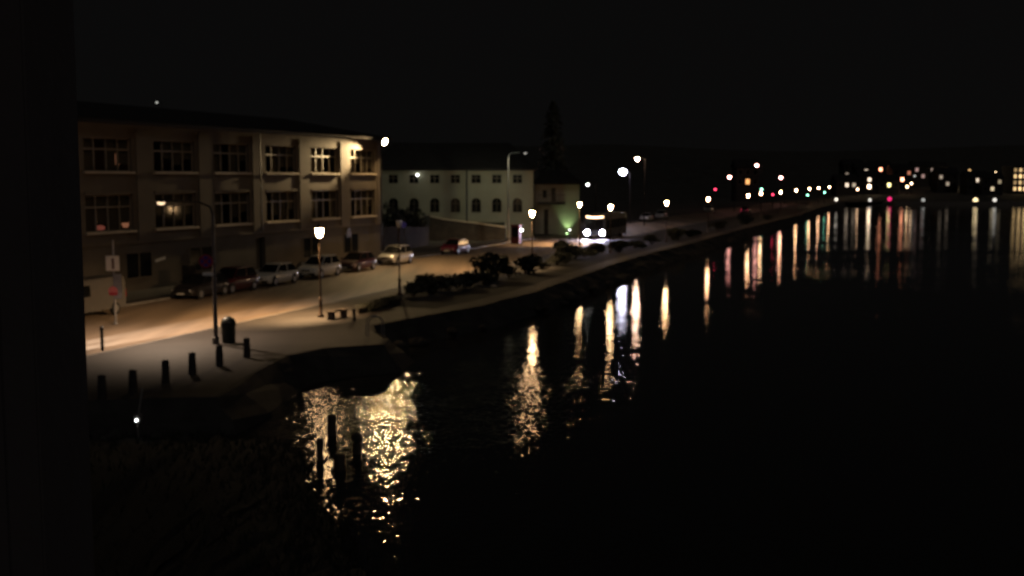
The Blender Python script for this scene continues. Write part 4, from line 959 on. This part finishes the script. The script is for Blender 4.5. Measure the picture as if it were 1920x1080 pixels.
for k_ in ('dim_glow', 'room_orange', 'room_red', 'arm_glow', 'tail_glow', 'sign_glow', 'small_white'): quiet(M[k_])
# ================================================================== FAR SHORE
# traffic signals
def signal(label, u, v, Y, g, hgt_base=1.0):
    p = at(u, v, Y); o = thing('traffic_signal', label, 'signal', (p.x, p.y, hgt_base), 0, 'signals on the far road')
    H = p.z - hgt_base
    MB().tube((0, .15, 0), (0, .15, H + .4), .07, .06, 8).build('post', 'darkmetal', o)
    MB().box(-.2, .2, -.06, .14, H - .35, H + .75).build('housing', 'blackplastic', o, bevel=.03)
    MB().lathe([(.03, -.14), (.19, -.08), (.21, -.062)], 12, (0, 0, H), 'y').build('lens', g, o, smooth=True)
signal('bright green signal low beside the waterfront road', 1514, 366, 296, 'green_glow')
signal('raised small green signal above a lit lantern', 1428, 355, 224, 'green_glow')
signal('faint green signal before the last two lanterns', 1546, 361, 330, 'green_glow')
signal('red glowing signal between two lit lanterns', 1449, 365, 262, 'tail_glow')
signal('dim magenta signal above the lantern left of the tail lights', 1341, 355, 238, 'tail_glow')
# low lamps on the far quay
def quay_light(label, u, v, g, r, Y=364):
    p = at(u, v, Y); o = thing('quay_lamp', label, 'lamp', (p.x, p.y, 1.1), 0, 'lamps on the far quay')
    H = max(.5, p.z - 1.1)
    MB().tube((0, 0, 0), (0, 0, H), .08, .06, 6).build('post', 'darkmetal', o)
    MB().lathe([(r * .4, -r), (r, -r * .4), (r, r * .4), (r * .4, r)], 10, (0, 0, H)).build('globe', g, o, smooth=True)
for i, (col, k) in enumerate([((1, .9, .75), 1.8), ((.95, .9, .8), 1.1), ((1, .76, .4), 2), ((.85, .85, .8), .5)]): window_glow(90 + i, col, k)
quay_light('white low lamp at the left end of the far quay', 1568, 374, 'lit_90', .5)
quay_light('white low lamp left of the magenta lamp on the far quay', 1631, 375, 'lit_91', .5)
quay_light('magenta lamp on the far quay', 1668, 373, 'magenta_glow', .65)
quay_light('faint white low lamp right of the magenta lamp', 1731, 377, 'lit_93', .55)
quay_light('yellowish low lamp below the brightest lamps on the far shore', 1829, 377, 'lit_92', .75)
quay_light('white low lamp rightmost on the far quay', 1865, 379, 'lit_91', .6)
# street lamps on the slope
def slope_light(label, u, v, Y, col, k, r):
    key = window_glow(int(u), col, k * .3); r *= .7; p = at(u, v, Y); gz = hill_z(p.x, p.y) if p.y > 369 else 1.0
    gz = max(1.0, gz); gz = min(gz, p.z - 1.0)
    o = thing('slope_lamp', label, 'street lamp', (p.x, p.y, gz), 0, 'street lamps on the far slope'); H = p.z - gz
    MB().tube((0, 0, -1.5), (0, 0, H), .12, .08, 6).build('pole', 'darkmetal', o)
    MB().lathe([(r * .35, -r), (r, -r * .35), (r, r * .35), (r * .35, r)], 10, (0, 0, H)).build('globe', key, o, smooth=True)
slope_light('warm bright street lamp low on the far slope, left of the first houses', 1608, 355, 392, (1, .62, .36), 40, .5)
slope_light('warm pair street lamp, lower one of two touching on the far slope', 1701, 350, 400, (1, .66, .36), 30, .62)
slope_light('warm pair street lamp, upper one of two touching on the far slope', 1709, 344, 404, (1, .66, .4), 24, .6)
slope_light('white lamp highest on the left far slope', 1620, 313, 440, (.95, .95, .9), 6, .5)
slope_light('white lamp alone between the warm pair and the brightest lamps', 1783, 324, 435, (.95, .93, .85), 6, .55)
slope_light('small white lamp just right of the orange window house on the far slope', 1715, 330, 425, (.9, .9, .82), 2.4, .55)
slope_light('yellow bright lamp left of the brightest lamp on the far slope', 1807, 326, 432, (1, .66, .3), 28, .8)
slope_light('yellow lamp raised between the two bright lamps on the far slope', 1818, 320, 436, (1, .6, .24), 5, .7)
slope_light('brightest white yellow lamp on the far slope', 1830, 326, 430, (1, .76, .46), 70, 1.0)
slope_light('bright lamp between the brightest one and the lit block', 1867, 325, 434, (1, .74, .4), 45, .85)
slope_light('pinkish lamp below right of the bright lamp beside the lit block', 1875, 335, 425, (1, .66, .55), 30, .7)
# houses on the slope, each with its own lit window
def far_house(label, u, v, Y, lits, wv=7.5, dv=6.5, hv=5.0, rz=0.0, flat=False, floors=2, cols=3):
    """lits: {(col,row): (colour, strength)}; v marks the middle of the facade"""
    p = at(u, v, Y); z0 = p.z - hv * .55
    o = thing('far_house', label, 'house', (p.x, p.y, z0), rz, 'houses on the far slope')
    MB().box(-wv / 2, wv / 2, 0, dv, -4, hv).build('wall', 'farwall', o)
    if flat: MB().box(-wv / 2 - .2, wv / 2 + .2, -.2, dv + .2, hv + .001, hv + .3).build('roof', 'roof', o)
    else: MB().add([(-wv / 2 - .4, -.4, hv), (wv / 2 + .4, -.4, hv), (wv / 2 + .4, dv + .4, hv), (-wv / 2 - .4, dv + .4, hv), (-wv / 2 - .4, dv / 2, hv + 2.2), (wv / 2 + .4, dv / 2, hv + 2.2)], [(3, 2, 1, 0), (0, 1, 5, 4), (2, 3, 4, 5), (1, 2, 5), (3, 0, 4)]).build('roof', 'roof', o)
    for c in range(cols):
        for r in range(floors):
            x = -wv / 2 + wv * (c + .5) / cols; z = hv * (r + .5) / floors; ww = min(.65, wv / cols * .3); wh = min(.75, hv / floors * .32)
            f = MB().box(x - ww, x + ww, -.06, -.001, z - wh, z + wh).build('window', 'frame', o)
            lit = lits.get((c, r))
            key = 'carglass'
            if lit: key = 'hl_%s' % (label[:18] + str((c, r))); M[key] = quiet(glow('lit_room', *lit))
            MB().box(x - ww + .08, x + ww - .08, -.075, -.061, z - wh + .08, z + wh - .08).build('pane', key, f)
OR = (1.0, .36, .2); WW = (1, .72, .45); CW = (1, .8, .6)
far_house('house with orange red upper window at the left end of the far slope', 1600, 320, 440, {(1, 1): (OR, 3.0), (0, 0): (CW, .3)})
far_house('house with a small pale window under the highest white lamp', 1624, 326, 430, {(1, 1): (CW, 1.6), (2, 0): (CW, .5)})
far_house('house with two orange windows one above the other', 1651, 323, 436, {(1, 1): (OR, 5.0), (1, 0): (OR, 2.0)}, hv=5.6)
far_house('house with warm window just above the low warm street lamp', 1630, 342, 405, {(1, 0): (WW, 9.0), (1, 1): (CW, 1.8)})
far_house('low house with a dim white window left of the low warm street lamp', 1588, 346, 400, {(1, 0): (CW, 1.3), (2, 0): (CW, .5)}, hv=3.2, floors=1)
far_house('low house with a single dull yellow window', 1667, 346, 404, {(1, 0): ((1, .85, .35), 3.2)}, hv=3.2, floors=1)
far_house('house with bright orange red window above the warm lamp pair', 1692, 329, 428, {(1, 0): (OR, 7.0), (2, 1): (OR, .5)})
far_house('unlit looking house with faint windows right of the small white lamp', 1731, 323, 440, {(0, 1): ((.8, .5, .45), .5), (1, 0): ((.8, .5, .45), .45)})
far_house('house with three faint grey windows left of the single white lamp', 1760, 324, 440, {(0, 1): ((.8, .6, .5), .6), (1, 0): (CW, .7), (2, 0): (CW, .4)})
far_house('low house with faint windows under the single white lamp', 1777, 337, 415, {(0, 1): (CW, .35), (1, 0): (CW, .35)})
far_house('house with dim grey window under the brightest lamp', 1833, 343, 405, {(1, 1): (CW, 1.0)})
far_house('house with dim windows under the bright lamp beside the lit block', 1861, 346, 402, {(1, 0): ((1, .8, .5), .8), (2, 1): ((1, .8, .5), .3)})
far_house('house with orange dim window on the slope between the pink street lights', 1402, 330, 300, {(1, 0): ((1, .45, .15), 1.4)}, wv=6)
far_house('long building with many glowing yellow windows at the right edge of the view', 1918, 334, 408,
          {(c, r): ((1, .66, .3), [1.2, .7, 1.8, .4, 2.6, .9][(c * 2 + r * 3) % 6]) for c in range(4) for r in range(4)}, wv=7.5, dv=9, hv=9.0, flat=True, floors=4, cols=4)
